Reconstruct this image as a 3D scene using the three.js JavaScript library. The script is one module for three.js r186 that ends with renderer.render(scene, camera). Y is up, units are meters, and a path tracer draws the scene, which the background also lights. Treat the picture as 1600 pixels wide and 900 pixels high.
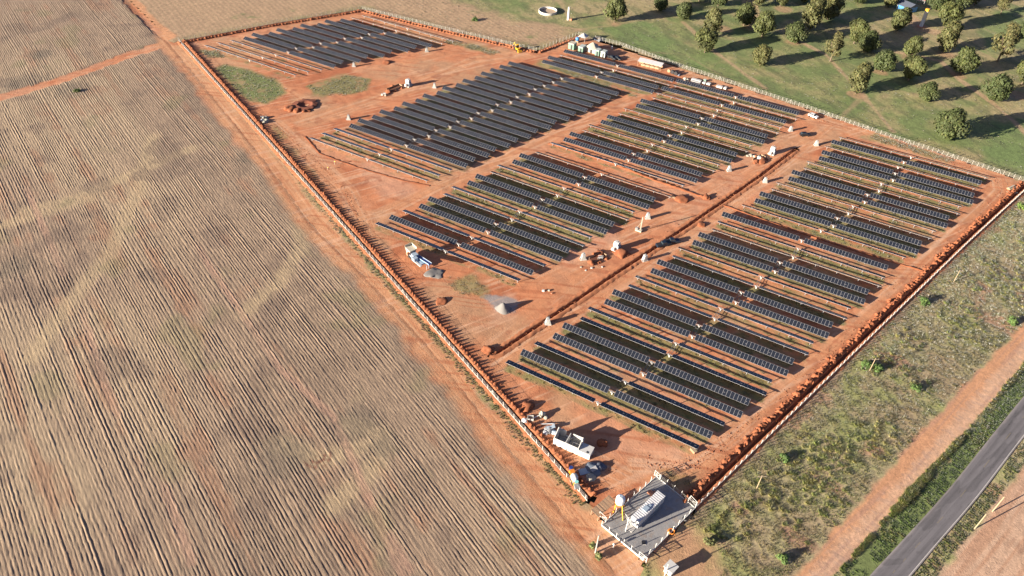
import * as THREE from 'three';
import { mergeGeometries, mergeVertices } from 'three/addons/utils/BufferGeometryUtils.js';

// ---------------------------------------------------------------- camera, sky, sun, exposure
// World: metres, y up. x runs along the tracker rows, -z away from the drone. The drone hovers 160 m up.
const scene = new THREE.Scene();
const camera = new THREE.PerspectiveCamera(41.75, 16 / 9, 1, 8000);
camera.position.set(0, 160, 0);
camera.rotation.order = 'YXZ';
camera.rotation.set(THREE.MathUtils.degToRad(-41.42), THREE.MathUtils.degToRad(28.5), THREE.MathUtils.degToRad(2.436));

const SUN_EL = THREE.MathUtils.degToRad(13.8);
const sunDir = new THREE.Vector3(-0.5635 * Math.cos(SUN_EL), Math.sin(SUN_EL), 0.826 * Math.cos(SUN_EL)).normalize();
{ // clear late afternoon sky: deep blue overhead, paler towards the horizon, a warm glow round the sun
  const W = 512, H = 256, d = new Float32Array(W * H * 4), Z = [0.016, 0.031, 0.08], HZ = [0.19, 0.25, 0.35], GL = [0.55, 0.42, 0.28], GR = [0.075, 0.05, 0.035];
  for (let j = 0; j < H; j++) for (let i = 0; i < W; i++) {
    const el = ((j + 0.5) / H - 0.5) * Math.PI, az = ((i + 0.5) / W - 0.5) * 2 * Math.PI, y = Math.sin(el), c = Math.cos(az) * Math.cos(el) * sunDir.x + y * sunDir.y + Math.sin(az) * Math.cos(el) * sunDir.z;
    const k = y > 0 ? Math.exp(-y * 7) : 1, g = y > -0.05 ? 0.5 * Math.exp(-(1 - c) * 9) + 0.09 * Math.exp(-(1 - c) * 2) : 0;
    for (let q = 0; q < 3; q++) d[(j * W + i) * 4 + q] = y > 0 ? Z[q] + (HZ[q] - Z[q]) * k + GL[q] * g : GR[q] + (HZ[q] + GL[q] * g - GR[q]) * Math.exp(y * 30);
    d[(j * W + i) * 4 + 3] = 1;
  }
  const t = new THREE.DataTexture(d, W, H, THREE.RGBAFormat, THREE.FloatType); t.mapping = THREE.EquirectangularReflectionMapping; t.magFilter = t.minFilter = THREE.LinearFilter; t.needsUpdate = true;
  scene.background = t; scene.environment = t;
}
const sun = new THREE.DirectionalLight(new THREE.Color(1.0, 0.88, 0.72), 5);
sun.target.position.set(-100, 0, -220);
sun.position.copy(sun.target.position).addScaledVector(sunDir, 600);
sun.castShadow = true; sun.shadow.radius = 1; sun.shadow.mapSize.set(4096, 4096);
Object.assign(sun.shadow.camera, { left: -380, right: 380, top: 380, bottom: -380, near: 10, far: 1400 });
scene.add(sun, sun.target);

const renderer = new THREE.WebGLRenderer({ antialias: true });
renderer.toneMapping = THREE.LinearToneMapping;
renderer.toneMappingExposure = 3.2;
renderer.shadowMap.enabled = true;

// ---------------------------------------------------------------- helpers
function rng(seed) { let a = seed >>> 0; return () => { a = (a + 0x6D2B79F5) | 0; let t = Math.imul(a ^ (a >>> 15), 1 | a); t = (t + Math.imul(t ^ (t >>> 7), 61 | t)) ^ t; return ((t ^ (t >>> 14)) >>> 0) / 4294967296; }; }
const LAT = new Float32Array(65536); { const r = rng(77); for (let i = 0; i < 65536; i++) LAT[i] = r(); }
function vn(x, y) {
  const xi = Math.floor(x), yi = Math.floor(y); let fx = x - xi, fy = y - yi;
  fx = fx * fx * (3 - 2 * fx); fy = fy * fy * (3 - 2 * fy);
  const a = (yi & 255) << 8, b = ((yi + 1) & 255) << 8, c = xi & 255, d = (xi + 1) & 255;
  const p = LAT[a | c], q = LAT[a | d], r = LAT[b | c], s = LAT[b | d];
  const u = p + (q - p) * fx; return u + (r + (s - r) * fx - u) * fy;
}
function fbm(x, y, o) { let s = 0, a = 0.5, n = 0; for (let i = 0; i < o; i++) { s += a * vn(x, y); n += a; a *= 0.5; const t = x * 1.62 - y * 1.18 + 17.3; y = x * 1.18 + y * 1.62 + 5.1; x = t; } return s / n; }
const cl = (v) => v < 0 ? 0 : v > 1 ? 1 : v;
const ss = (a, b, v) => { v = cl((v - a) / (b - a)); return v * v * (3 - 2 * v); };
const mixc = (o, c, k) => { o[0] += (c[0] - o[0]) * k; o[1] += (c[1] - o[1]) * k; o[2] += (c[2] - o[2]) * k; };
const pairs = (a) => { const o = []; for (let i = 0; i < a.length; i += 2) o.push([a[i], a[i + 1]]); return o; };
let SIDE = 0, ALONG = 0;                          // set by dPath: signed offset and distance along the path
function dPath(p, x, z) {
  let best = 1e9, acc = 0;
  for (let i = 0; i < p.length - 1; i++) {
    const ax = p[i][0], az = p[i][1], bx = p[i + 1][0] - ax, bz = p[i + 1][1] - az, L2 = bx * bx + bz * bz, L = Math.sqrt(L2);
    const t = cl(((x - ax) * bx + (z - az) * bz) / L2), dx = x - ax - bx * t, dz = z - az - bz * t, d = dx * dx + dz * dz;
    if (d < best) { best = d; SIDE = (bx * dz - bz * dx) / L; ALONG = acc + t * L; }
    acc += L;
  }
  return Math.sqrt(best);
}
function inPoly(p, x, z) { let c = false; for (let i = 0, j = p.length - 1; i < p.length; j = i++) if ((p[i][1] > z) !== (p[j][1] > z) && x < (p[j][0] - p[i][0]) * (z - p[i][1]) / (p[j][1] - p[i][1]) + p[i][0]) c = !c; return c; }
const sdPoly = (p, x, z) => (inPoly(p, x, z) ? -1 : 1) * dPath(p.concat([p[0]]), x, z);
const bbox = (p, m) => [Math.min(...p.map((q) => q[0])) - m, Math.max(...p.map((q) => q[0])) + m, Math.min(...p.map((q) => q[1])) - m, Math.max(...p.map((q) => q[1])) + m];
const inBox = (b, x, z) => x > b[0] && x < b[1] && z > b[2] && z < b[3];
function resample(p, step) {                      // points with headings every step metres
  const o = []; let left = 0;
  for (let i = 0; i < p.length - 1; i++) {
    const dx = p[i + 1][0] - p[i][0], dz = p[i + 1][1] - p[i][1], L = Math.hypot(dx, dz);
    for (let s = left; s < L; s += step) o.push([p[i][0] + dx * s / L, p[i][1] + dz * s / L, Math.atan2(-dz, dx), dx / L, dz / L]);
    left = (step - (L - left) % step) % step;
  }
  return o;
}
const shift = (p, d) => p.map((q, i) => {         // the line moved d metres to its right-hand side (seen from above, walking along it)
  const a = p[Math.max(0, i - 1)], b = p[Math.min(p.length - 1, i + 1)], dx = b[0] - a[0], dz = b[1] - a[1], L = Math.hypot(dx, dz);
  return [q[0] - dz / L * d, q[1] + dx / L * d];
});
const heading = (ax, az, bx, bz) => Math.atan2(-(bz - az), bx - ax);
// gentle unevenness of the whole land
const land = (x, z) => (fbm(x * 0.09, z * 0.09, 3) - 0.5) * 0.28;

const used = {};
const numbered = (n) => { const k = used[n] = (used[n] ?? -1) + 1; return k ? n + '_' + String(k).padStart(3, '0') : n; };
function tag(o, label, category, group, kind) { if (label) o.userData.label = label; if (category) o.userData.category = category; if (group) o.userData.group = group; if (kind) o.userData.kind = kind; return o; }
function thing(name, label, category, x, z, turn = 0, group) { const g = new THREE.Group(); g.name = numbered(name); g.position.set(x, 0, z); g.rotation.y = turn; scene.add(g); return tag(g, label, category, group); }
function copy(src, label, x, z, turn = 0, group) { const base = src.name.replace(/_\d{3}$/, ''); const c = src.clone(); c.name = numbered(base); scene.add(c); c.position.set(x, src.position.y, z); c.rotation.y = turn; c.userData = { ...src.userData }; return tag(c, label, null, group); }
const shadows = (m) => { m.castShadow = m.receiveShadow = true; return m; };
const flat = (g) => { g = g.index ? g.toNonIndexed() : g; for (const k of Object.keys(g.attributes)) if (!['position', 'normal', 'uv', 'color'].includes(k)) g.deleteAttribute(k); return g; };
const join = (gs) => gs.length === 1 ? gs[0] : mergeGeometries(gs.map(flat), false);
function part(name, gs, mat, parent) { const m = shadows(new THREE.Mesh(join(Array.isArray(gs) ? gs : [gs]), mat)); m.name = name; parent.add(m); return m; }
function struct(name, g, mat, label) { const m = shadows(new THREE.Mesh(g, mat)); m.name = numbered(name); m.userData.kind = 'structure'; if (label) m.userData.label = label; scene.add(m); return m; }
const E = new THREE.Euler(), Q = new THREE.Quaternion(), M4 = new THREE.Matrix4(), V1 = new THREE.Vector3(1, 1, 1);
function put(g, x, y, z, rx = 0, ry = 0, rz = 0) { g.applyMatrix4(M4.compose(new THREE.Vector3(x, y, z), Q.setFromEuler(E.set(rx, ry, rz)), V1)); return g; }
const box = (w, h, d, x = 0, y = 0, z = 0, rx = 0, ry = 0, rz = 0) => put(new THREE.BoxGeometry(w, h, d), x, y, z, rx, ry, rz);   // centre at x, y, z
const cyl = (rt, rb, h, x = 0, y = 0, z = 0, rx = 0, ry = 0, rz = 0, n = 12) => put(new THREE.CylinderGeometry(rt, rb, h, n), x, y, z, rx, ry, rz);
const ball = (r, x, y, z, n = 10) => put(new THREE.SphereGeometry(r, n, Math.ceil(n * 0.7)), x, y, z);
function bar(a, b, r, n = 6) { const p = new THREE.Vector3(...a), q = new THREE.Vector3(...b), d = q.clone().sub(p), g = new THREE.CylinderGeometry(r, r, d.length(), n); g.applyMatrix4(M4.compose(p.add(q).multiplyScalar(0.5), Q.setFromUnitVectors(new THREE.Vector3(0, 1, 0), d.normalize()), V1)); return g; }
function prism(pts, depth, bevel = 0) {           // outline in x, y swept along z, centred
  const s = new THREE.Shape(pts.map((p) => new THREE.Vector2(...p)));
  const g = new THREE.ExtrudeGeometry(s, { depth: depth - 2 * bevel, bevelEnabled: bevel > 0, bevelSize: bevel, bevelThickness: bevel, bevelSegments: 2 });
  return g.translate(0, 0, -depth / 2 + bevel);
}
function lump(r, h, seed, rough = 0.35, detail = 2) {   // a heap of earth: uneven dome, base at y = 0
  const g = mergeVertices(new THREE.IcosahedronGeometry(1, detail).deleteAttribute('normal').deleteAttribute('uv')), p = g.attributes.position;
  for (let i = 0; i < p.count; i++) {
    let x = p.getX(i), y = p.getY(i), z = p.getZ(i);
    const n = 1 + (vn(x * 1.8 + seed * 3.7, z * 1.8 + y * 2 + seed) - 0.5) * 2 * rough + (vn(x * 4 + seed, z * 4 + y * 4) - 0.5) * rough;
    y = Math.max(y, -0.15); p.setXYZ(i, x * r * n, y * h * n, z * r * n);
  }
  g.computeVertexNormals(); g.setAttribute('uv', new THREE.BufferAttribute(new Float32Array(p.count * 2).map((_, i) => (i & 1 ? p.getZ(i >> 1) : p.getX(i >> 1) + p.getY(i >> 1)) * 0.4), 2));
  return g;
}
function dataTex(w, h, fn, srgb, wrap) {          // fn(i, j, out) fills linear 0..1 values; colour maps are stored as sRGB
  const d = new Uint8Array(w * h * 4), o = [0, 0, 0];
  for (let j = 0, k = 0; j < h; j++) for (let i = 0; i < w; i++, k += 4) {
    fn(i, j, o);
    for (let c = 0; c < 3; c++) { const v = cl(o[c]); d[k + c] = 255 * (srgb ? SRGB[(v * 4095) | 0] : v) + 0.5; }
    d[k + 3] = 255;
  }
  const t = new THREE.DataTexture(d, w, h); t.magFilter = THREE.LinearFilter; t.minFilter = THREE.LinearMipmapLinearFilter; t.generateMipmaps = true;
  if (srgb) t.colorSpace = THREE.SRGBColorSpace;
  if (wrap) t.wrapS = t.wrapT = THREE.RepeatWrapping;
  t.needsUpdate = true; return t;
}
const SRGB = new Float32Array(4096); for (let i = 0; i < 4096; i++) { const v = i / 4095; SRGB[i] = v <= 0.0031308 ? 12.92 * v : 1.055 * Math.pow(v, 1 / 2.4) - 0.055; }
const std = (r, g, b, rough = 0.85, more = {}) => new THREE.MeshStandardMaterial({ color: new THREE.Color().setRGB(r, g, b), roughness: rough, ...more });
const visible = (() => {                          // inside the view, with a margin in metres on the ground
  camera.updateMatrixWorld(); camera.matrixWorldInverse.copy(camera.matrixWorld).invert();
  const m = new THREE.Matrix4().multiplyMatrices(camera.projectionMatrix, camera.matrixWorldInverse), v = new THREE.Vector4();
  return (x, z, k = 1.12) => { v.set(x, 0, z, 1).applyMatrix4(m); return v.w > 0 && Math.abs(v.x) < v.w * k && Math.abs(v.y) < v.w * k; };
})();

// ---------------------------------------------------------------- plan of the place
const FENCE_W = pairs([-316.9, -230.4, -125.7, -143.9, -31.7, -101.3]);                   // beside the ploughed field
const FENCE_NW = pairs([-316.9, -230.4, -294.1, -272.8, -269.6, -312.8]);
const FENCE_N = pairs([-269.6, -312.8, -215.6, -315.9, -165.6, -319.9]);
const FENCE_J = pairs([-165.6, -319.9, -157.0, -349.2]);
const FENCE_E = pairs([-157.0, -349.2, -134.9, -350.0, -98.8, -343.3, -35.5, -335.2, 0.3, -329.2, 36.2, -324.8, 62.6, -321.5]);   // beside the orchard
const FENCE_S = pairs([-8.3, -113.0, 14.0, -186.5, 38.3, -266.2, 55.9, -320.9]);   // beside the scrub
const SITE = pairs([-316.9, -230.4, -269.6, -312.8, -165.6, -319.9, -157.0, -349.2, -35.5, -335.2, 36.2, -324.8, 62.6, -321.5, 55.0, -315.1, 14.0, -186.5, -8.3, -113.0, -13.5, -93.4, -31.7, -101.3]);
const TRENCH = pairs([-77.5, -131.2, -75.9, -131.8, -66.4, -164.9, -49.5, -223.7, -38.2, -264.9, -30.4, -297.3]);
const ROADS = [                                   // [path, width, how worn]
  [pairs([-23.5, -119.0, -13.4, -124.4, -8.1, -136.6, 4.3, -172.1, 20.6, -224.9, 41.0, -291.0, 46.3, -309.5, 44.5, -319.0, 9.9, -324.2, -25.3, -328.0, -35.2, -328.4]), 9, 0.9],
  [pairs([-73.6, -129.7, -64.2, -162.7, -54.8, -194.7, -44.5, -233.8, -29.2, -298.7, -24.0, -322.2]), 7, 0.9],
  [pairs([-79.4, -132.1, -72.6, -168.2, -65.2, -202.6, -49.0, -258.5, -35.4, -302.0]), 6, 0.45],
  [pairs([-161.6, -161.1, -145.9, -166.6, -139.0, -192.6, -128.1, -225.9, -116.2, -264.9, -106.3, -300.4, -100.4, -312.6]), 7, 0.8],
  [pairs([-302.4, -225.2, -278.3, -222.3, -252.1, -224.1, -238.1, -222.2, -223.5, -217.5, -216.3, -205.4, -221.4, -195.6]), 4, 0.7],
  [pairs([-221.4, -195.6, -197.9, -186.7, -165.5, -173.0, -151.5, -163.0, -139.6, -153.2, -110.6, -137.1, -83.7, -124.9, -61.6, -116.3, -47.7, -112.4, -29.3, -112.1]), 8, 0.75],
  [pairs([-212.2, -204.8, -203.3, -227.5, -192.5, -260.2, -185.6, -293.2, -172.7, -308.0, -153.2, -339.4]), 9, 0.85],
  [pairs([-306.2, -228.7, -287.9, -266.3, -266.0, -305.6, -210.3, -307.9, -172.0, -306.7]), 6, 0.6],
  [pairs([-136.0, -344.6, -97.6, -338.3, -34.3, -330.4]), 7, 0.8],
  [pairs([-224.8, -254.3, -208.6, -277.7, -196.7, -298.8]), 5, 0.7],
  [pairs([-102.1, -146.0, -96.8, -160.4, -79.3, -167.6, -73.2, -181.1]), 7, 0.5],
];
const ROAD_W = pairs([-324.5, -231.6, -283.9, -212.9, -197.3, -172.1, -162.2, -153.9, -126.5, -140.9, -84.8, -122.7, -55.4, -107.7, -34.4, -98.2, -18.1, -91.0, -8.3, -86.0, 14.7, -68.7]);   // earth road outside the fence
const TRACK = pairs([-337.5, -139.7, -334.1, -148.9, -329.2, -166.5, -326.2, -183.6, -324.1, -206.2, -319.3, -227.9]);
const TRACK_N = pairs([-398.4, -262.6, -376.8, -251.3, -346.8, -238.5, -325.6, -231.0]);
const FIELD = pairs([-118.4, 10.3, -507.9, -209.6, -407.9, -268.1, -376.8, -251.3, -324.4, -229.9, -281.9, -209.5, -197.6, -170.3, -128.6, -140.3, -85.4, -120.9, -59.8, -109.8, -32.6, -95.2, -8.4, -82.6, 12.5, -67.4]);
const GREEN = [                                   // weedy patches inside the fence: [outline, richness]
  [pairs([-281.4, -218.6, -281.2, -225.2, -265.7, -226.7, -249.7, -226.5, -236.7, -219.5, -237.3, -207.0, -245.3, -204.5, -258.1, -208.8]), 1],
  [pairs([-233.6, -228.9, -226.3, -246.8, -214.5, -251.6, -208.6, -240.4, -212.8, -230.3, -225.9, -224.4]), 0.7],
  [pairs([-302.1, -228.9, -292.3, -233.8, -285.3, -230.0, -290.9, -224.5]), 0.8],
  [pairs([-107.0, -153.2, -101.5, -158.2, -92.3, -155.0, -92.8, -150.1, -100.1, -146.5]), 0.5],
  [pairs([-219.5, -193.6, -194.1, -180.7, -146.8, -157.1, -146.2, -151.1, -183.5, -168.9, -215.2, -187.2]), 0.45],
  [pairs([-210.3, -307.9, -177.6, -310.0, -181.3, -303.9, -210.4, -302.2]), 0.6],
  [pairs([-3.9, -329.0, 29.6, -326.3, 25.3, -320.6, -8.1, -323.0]), 0.55],
  [pairs([-19.2, -119.3, -9.5, -123.0, -9.0, -116.8, -15.1, -115.2]), 0.3],
  [pairs([-157.1, -310.8, -103.4, -304.6, -106.6, -301.0, -156.9, -306.6]), 0.8],
];
const PALE = [pairs([-175.5, -192.8, -153.4, -196.2, -141.8, -188.3, -151.2, -177.3]), pairs([-33.4, -121.1, -16.8, -128.9, -16.8, -124.2, -32.1, -118.3]), pairs([-91.2, -149.3, -84.1, -155.2, -79.2, -149.9, -83.3, -144.0]), pairs([-88.5, -194.3, -72.9, -208.7, -67.2, -190.9, -77.0, -176.7])];
const GREY = [pairs([-114.7, -151.3, -112.5, -153.9, -108.7, -152.8, -108.9, -150.5, -112.8, -149.9]), pairs([-92.6, -150.5, -89.0, -153.5, -81.2, -154.9, -80.3, -150.6, -85.2, -147.5, -89.6, -150.3]), pairs([-38.0, -107.9, -34.4, -113.5, -32.2, -111.4, -34.5, -106.2])];
const DUG = pairs([-197.7, -218.3, -202.8, -195.3]);
// rows of panels: block -> [x of the row's start, z of the axis, 1 = panels turned to the drone, 0 = turned away]
const ROW_L = 57.7;
const pairs3 = (a) => { const o = []; for (let i = 0; i < a.length; i += 3) o.push([a[i], a[i + 1], a[i + 2]]); return o; };
const BLOCKS = {
  R: pairs3([-71.3, -130.0, 0, -69.6, -135.5, 1, -67.9, -140.9, 0, -64.8, -146.4, 1, -64.4, -151.9, 1, -61.2, -157.4, 0, -61.2, -162.9, 0, -58.1, -168.4, 1, -57.9, -173.9, 1, -54.8, -179.4, 0, -54.7, -184.8, 0, -51.5, -190.3, 1, -51.5, -195.8, 1, -48.2, -201.3, 0, -48.2, -206.8, 0, -45.0, -212.3, 1, -44.9, -217.8, 1, -41.8, -223.2, 0, -41.5, -228.7, 0, -41.7, -234.2, 1, -37.2, -243.8, 0, -34.0, -249.3, 1, -33.8, -254.8, 1, -31.0, -260.3, 0, -30.4, -265.8, 0, -27.2, -271.3, 1, -27.3, -276.8, 1, -24.0, -282.3, 0, -24.1, -287.8, 0, -20.6, -293.3, 1, -20.7, -298.8, 1, -20.5, -304.3, 0, -19.1, -309.8, 1, -17.2, -315.3, 0]),
  M1: pairs3([-143.2, -162.7, 0, -141.5, -168.2, 1, -139.8, -173.8, 0, -136.7, -179.3, 1, -136.6, -184.8, 1, -133.4, -190.3, 0, -133.4, -195.8, 0, -130.2, -201.4, 1, -130.1, -206.9, 1, -126.7, -212.4, 0, -126.8, -217.9, 0, -123.4, -223.4, 1, -123.5, -229.0, 1, -118.9, -234.5, 0]),
  M2: pairs3([-117.4, -244.2, 0, -114.3, -249.7, 1, -114.3, -255.1, 1, -110.7, -260.6, 0, -110.7, -266.1, 0, -107.7, -271.5, 1, -107.3, -277.0, 1, -104.1, -282.4, 0, -104.1, -287.9, 0, -100.7, -293.3, 1, -100.9, -298.8, 1, -97.4, -304.2, 0, -97.6, -309.7, 0]),
  T1: pairs3([-156.6, -309.4, 1, -156.4, -314.8, 1, -152.8, -320.3, 0, -153.2, -325.8, 1]),
  T2: pairs3([-97.5, -315.6, 1, -93.7, -321.1, 0, -94.6, -326.6, 1]),
  C: pairs3([-200.9, -194.1, 0, -199.2, -199.6, 0, -197.6, -205.1, 0, -194.1, -210.6, 1, -194.1, -216.1, 1, -190.9, -221.6, 1, -191.1, -227.1, 1, -187.8, -232.6, 1, -187.4, -238.1, 1, -184.3, -243.6, 1, -184.2, -249.1, 1, -180.6, -254.6, 1, -181.2, -260.1, 1, -177.6, -265.6, 1, -177.5, -271.1, 1, -174.4, -276.6, 1, -174.4, -282.1, 1, -172.7, -287.6, 1, -170.9, -293.1, 1, -169.3, -298.6, 1]),
  F: pairs3([-301.2, -232.9, 0, -298.3, -238.4, 0, -295.2, -243.9, 0, -292.3, -249.4, 1, -292.3, -254.9, 1, -286.2, -260.4, 1, -286.3, -265.9, 1, -280.5, -271.4, 1, -280.2, -276.9, 1, -274.0, -282.5, 1, -273.6, -288.0, 1, -268.0, -293.5, 1, -265.0, -299.0, 0, -262.0, -304.5, 0])
};

// ---------------------------------------------------------------- ground colours (linear base colours)
const C_RED = [0.38, 0.122, 0.052], C_ORANGE = [0.51, 0.205, 0.097], C_PALE = [0.53, 0.30, 0.19], C_ROAD = [0.53, 0.265, 0.135], C_GRASS = [0.13, 0.145, 0.055], C_STRAW = [0.33, 0.26, 0.15], C_GRAVEL = [0.27, 0.26, 0.26];
const ROWLIST = [];
for (const [b, list] of Object.entries(BLOCKS)) list.forEach(([x, z, g], i) => ROWLIST.push({ b, i, x, z, g, w: LAT[(i * 37 + b.charCodeAt(0) * 11 + b.length) & 65535] }));
const roadB = ROADS.map(([p, w]) => bbox(p, w + 3)), greenB = GREEN.map(([p]) => bbox(p, 4)), paleB = PALE.map((p) => bbox(p, 6)), greyB = GREY.map((p) => bbox(p, 3));
// how weedy a spot between the rows is
function weeds(x, z) {
  let v = 0;
  for (const r of ROWLIST) {
    const dz = z - r.z;
    if (dz < -3.2 || dz > 3.4 || x < r.x - 1.5 || x > r.x + ROW_L + 1.5) continue;
    const strip = ss(2.5, 1.0, Math.abs(dz - 1.0)) * (0.34 + 0.66 * r.w) * (r.b === 'F' ? 0.55 : r.b === 'C' ? 0.7 : 1);
    const ends = ss(0, 3, Math.min(x - r.x + 1.5, r.x + ROW_L + 1.5 - x));
    v = Math.max(v, strip * ends);
  }
  return v;
}
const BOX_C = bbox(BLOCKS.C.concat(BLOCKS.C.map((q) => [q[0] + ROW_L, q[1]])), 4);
function siteColor(x, z, o) {
  const n1 = fbm(x * 0.021, z * 0.021, 3), n2 = fbm(x * 0.13 + 40, z * 0.13, 3), n3 = vn(x * 1.1, z * 1.1), n4 = vn(x * 3.3 + 9, z * 3.3);
  o[0] = C_ORANGE[0]; o[1] = C_ORANGE[1]; o[2] = C_ORANGE[2];
  mixc(o, C_PALE, 0.6 * ss(0.5, 0.74, n1 * 0.6 + n2 * 0.4));
  mixc(o, C_RED, 0.85 * ss(0.52, 0.33, n1 * 0.35 + n2 * 0.65));
  const dry = fbm(x * 0.05 + 3, z * 0.05 + 80, 3);
  mixc(o, [0.40, 0.27, 0.16], 0.55 * ss(0.52, 0.7, dry));
  // earth road outside the fence
  const dw = dPath(ROAD_W, x, z), sw = SIDE, aw = ALONG;
  if (dw < 16) {
    const st = vn(sw * 1.7, aw * 0.02) * 0.6 + vn(sw * 4.1, aw * 0.05 + 7) * 0.4, e = (n2 - 0.5) * 3;
    const wf = sw > 0 ? dw * 0.62 : dw; mixc(o, C_ROAD, ss(6.5, 3.2, wf + e)); mixc(o, C_RED, 0.4 * ss(0.55, 0.8, st) * ss(6, 2, wf)); mixc(o, [0.6, 0.36, 0.21], 0.65 * ss(0.55, 0.2, st) * ss(5, 1.5, wf));
  }
  for (let i = 0; i < ROADS.length; i++) {
    if (!inBox(roadB[i], x, z)) continue;
    const [p, w, k] = ROADS[i], d = dPath(p, x, z), s = SIDE, a = ALONG, c = k * ss(w * 0.5 + 1.5, w * 0.5 - 1.2, d + (n2 - 0.5) * 4);
    if (c < 0.01) continue;
    mixc(o, C_ROAD, c * 0.8);
    const st = vn(s * 1.5 + i * 9, a * 0.025) * 0.6 + vn(s * 3.7, a * 0.06 + i) * 0.4;
    mixc(o, [0.6, 0.38, 0.25], c * 0.7 * ss(0.5, 0.22, st)); mixc(o, C_RED, c * 0.45 * ss(0.58, 0.8, st));
    if ((Math.abs(Math.abs(s) - 1.1) < 0.3 || Math.abs(Math.abs(s - 1.6) - 0.9) < 0.25) && n2 > 0.42) mixc(o, C_RED, c * 0.22);
  }
  for (let i = 0; i < PALE.length; i++) if (inBox(paleB[i], x, z)) mixc(o, [0.58, 0.33, 0.22], 0.55 * ss(3, -3, sdPoly(PALE[i], x, z) + (n2 - 0.5) * 9));
  for (let i = 0; i < GREY.length; i++) if (inBox(greyB[i], x, z)) mixc(o, C_GRAVEL, 0.85 * ss(0.8, -0.8, sdPoly(GREY[i], x, z) + (n2 - 0.5) * 3 + (n3 - 0.5)));
  const q1 = x * 0.36 + z * 0.93, q2 = x * 0.93 - z * 0.36, s1 = vn(q1 * 1.1 + n1 * 7, q2 * 0.03 + 11), s2 = vn((x * 0.87 + z * 0.5) * 1.3 + n1 * 5, (x * 0.5 - z * 0.87) * 0.04);
  mixc(o, C_RED, 0.6 * ss(0.62, 0.85, s1) * ss(0.35, 0.6, n2)); mixc(o, [0.6, 0.36, 0.23], 0.6 * ss(0.6, 0.85, s2) * ss(0.65, 0.4, n2));
  mixc(o, [0.3, 0.1, 0.05], 0.5 * ss(0.7, 0.82, fbm(x * 0.22 + 70, z * 0.22, 3)));
  if (inBox(BOX_C, x, z)) { let k = 0; for (const q of BLOCKS.C) if (q[2] && z - q[1] > -3 && z - q[1] < 2.6 && x > q[0] - 0.5 && x < q[0] + ROW_L + 0.5) k = 1; mixc(o, [0.17, 0.115, 0.06], 0.7 * k * ss(0.25, 0.5, n2)); }  // weedy ground between facing rows, darkened in colour to deepen the panel shade
  const wd = weeds(x, z);
  if (wd > 0.02) {
    const n5 = fbm(x * 0.3 + 5, z * 0.5, 3), v = ss(0.6, 0.95, wd * 0.7 + n5 * 0.62);
    mixc(o, [0.29, 0.205, 0.105], 0.75 * ss(0.42, 0.75, wd * 0.7 + n5 * 0.5)); mixc(o, [0.17, 0.185, 0.065], 0.85 * v * (0.6 + 0.4 * n3));
  }
  for (let i = 0; i < GREEN.length; i++) if (inBox(greenB[i], x, z)) {
    const k = ss(1.5, -2.5, sdPoly(GREEN[i][0], x, z) + (n2 - 0.5) * (i ? 9 : 3)) * GREEN[i][1];
    mixc(o, [0.28, 0.24, 0.12], 0.8 * k); mixc(o, [0.15, 0.18, 0.06], k * ss(0.1, 0.45, n2 + (n3 - 0.5) * 0.4));
  }
  // disturbed red earth and a green margin along the fence beside the field
  const df = dPath(FENCE_W, x, z), sf = SIDE;
  if (df < 9) {
    if (sf > 0) { const low = ss(-190, -140, z); mixc(o, C_STRAW, (0.3 + 0.5 * low) * ss(4, 1, df + (n2 - 0.5) * 4)); mixc(o, [0.2, 0.2, 0.075], low * 0.8 * ss(3.4, 0.8, df + (n2 - 0.5) * 5) * ss(0.3, 0.6, n3)); }
    else mixc(o, C_RED, 0.8 * ss(6.5, 3, df + (n2 - 0.5) * 2));
  }
  const dt = Math.min(dPath(FENCE_S, x, z), dPath(FENCE_NW, x, z), dPath(FENCE_N, x, z));
  if (dt < 7) mixc(o, [0.40, 0.15, 0.07], 0.85 * ss(6, 3, dt + (n2 - 0.5) * 2));
  const g = 0.86 + 0.28 * (n3 * 0.5 + n4 * 0.5);
  o[0] *= g; o[1] *= g; o[2] *= g;
}
const PATHS_P = [                                 // thin bare paths across the pasture: [path, width, strength]
  [pairs([-149.5, -335.4, -101.9, -358.7, -77.5, -345.2, -53.7, -337.7]), 1.5, 0.25],
  [pairs([-116.9, -397.1, -93.6, -373.5, -75.6, -359.0, -57.1, -344.6]), 2.2, 0.7],
  [pairs([-60.5, -410.4, -41.4, -399.7, -15.6, -363.1, 1.6, -335.8]), 2.2, 0.75],
  [pairs([-12.7, -423.9, 10.3, -425.7, 21.2, -407.4, 36.8, -390.4, 47.0, -375.8, 56.6, -359.1]), 2.5, 0.8],
  [pairs([-15.6, -363.1, -19.5, -342.3, -20.5, -331.2]), 1.5, 0.4],
  [pairs([-175.5, -353.6, -159.8, -356.3, -147.8, -370.6, -124.1, -408.4]), 1.5, 0.3],
  [pairs([-268.2, -308.4, -240.7, -340.7, -219.9, -347.4, -193.7, -344.1, -159.8, -356.3]), 2.5, 0.5],
  [pairs([-96.8, -450.5, -85.3, -424.3, -76.8, -419.6]), 8, 0.6],
  [pairs([-13.1, -479.8, -4.1, -464.3, 2.5, -463.7]), 9, 0.8],
  [pairs([-195.7, -393.2, -181.4, -379.8, -170.2, -365.6]), 2, 0.5],
];
const BARE = [-24.1, -425.5, 7, -4.5, -467.2, 6, 12.2, -436.1, 7, -82.6, -415.5, 9, -75.5, -447.8, 6, -13.7, -394.8, 4, -19.6, -362.7, 4, 19.9, -412.3, 4, -59.2, -405.4, 5, -147.5, -374.0, 4, 38.8, -399.3, 5, -3.2, -421.1, 5, -95.9, -401.2, 6, 46.7, -404.6, 6];
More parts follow.
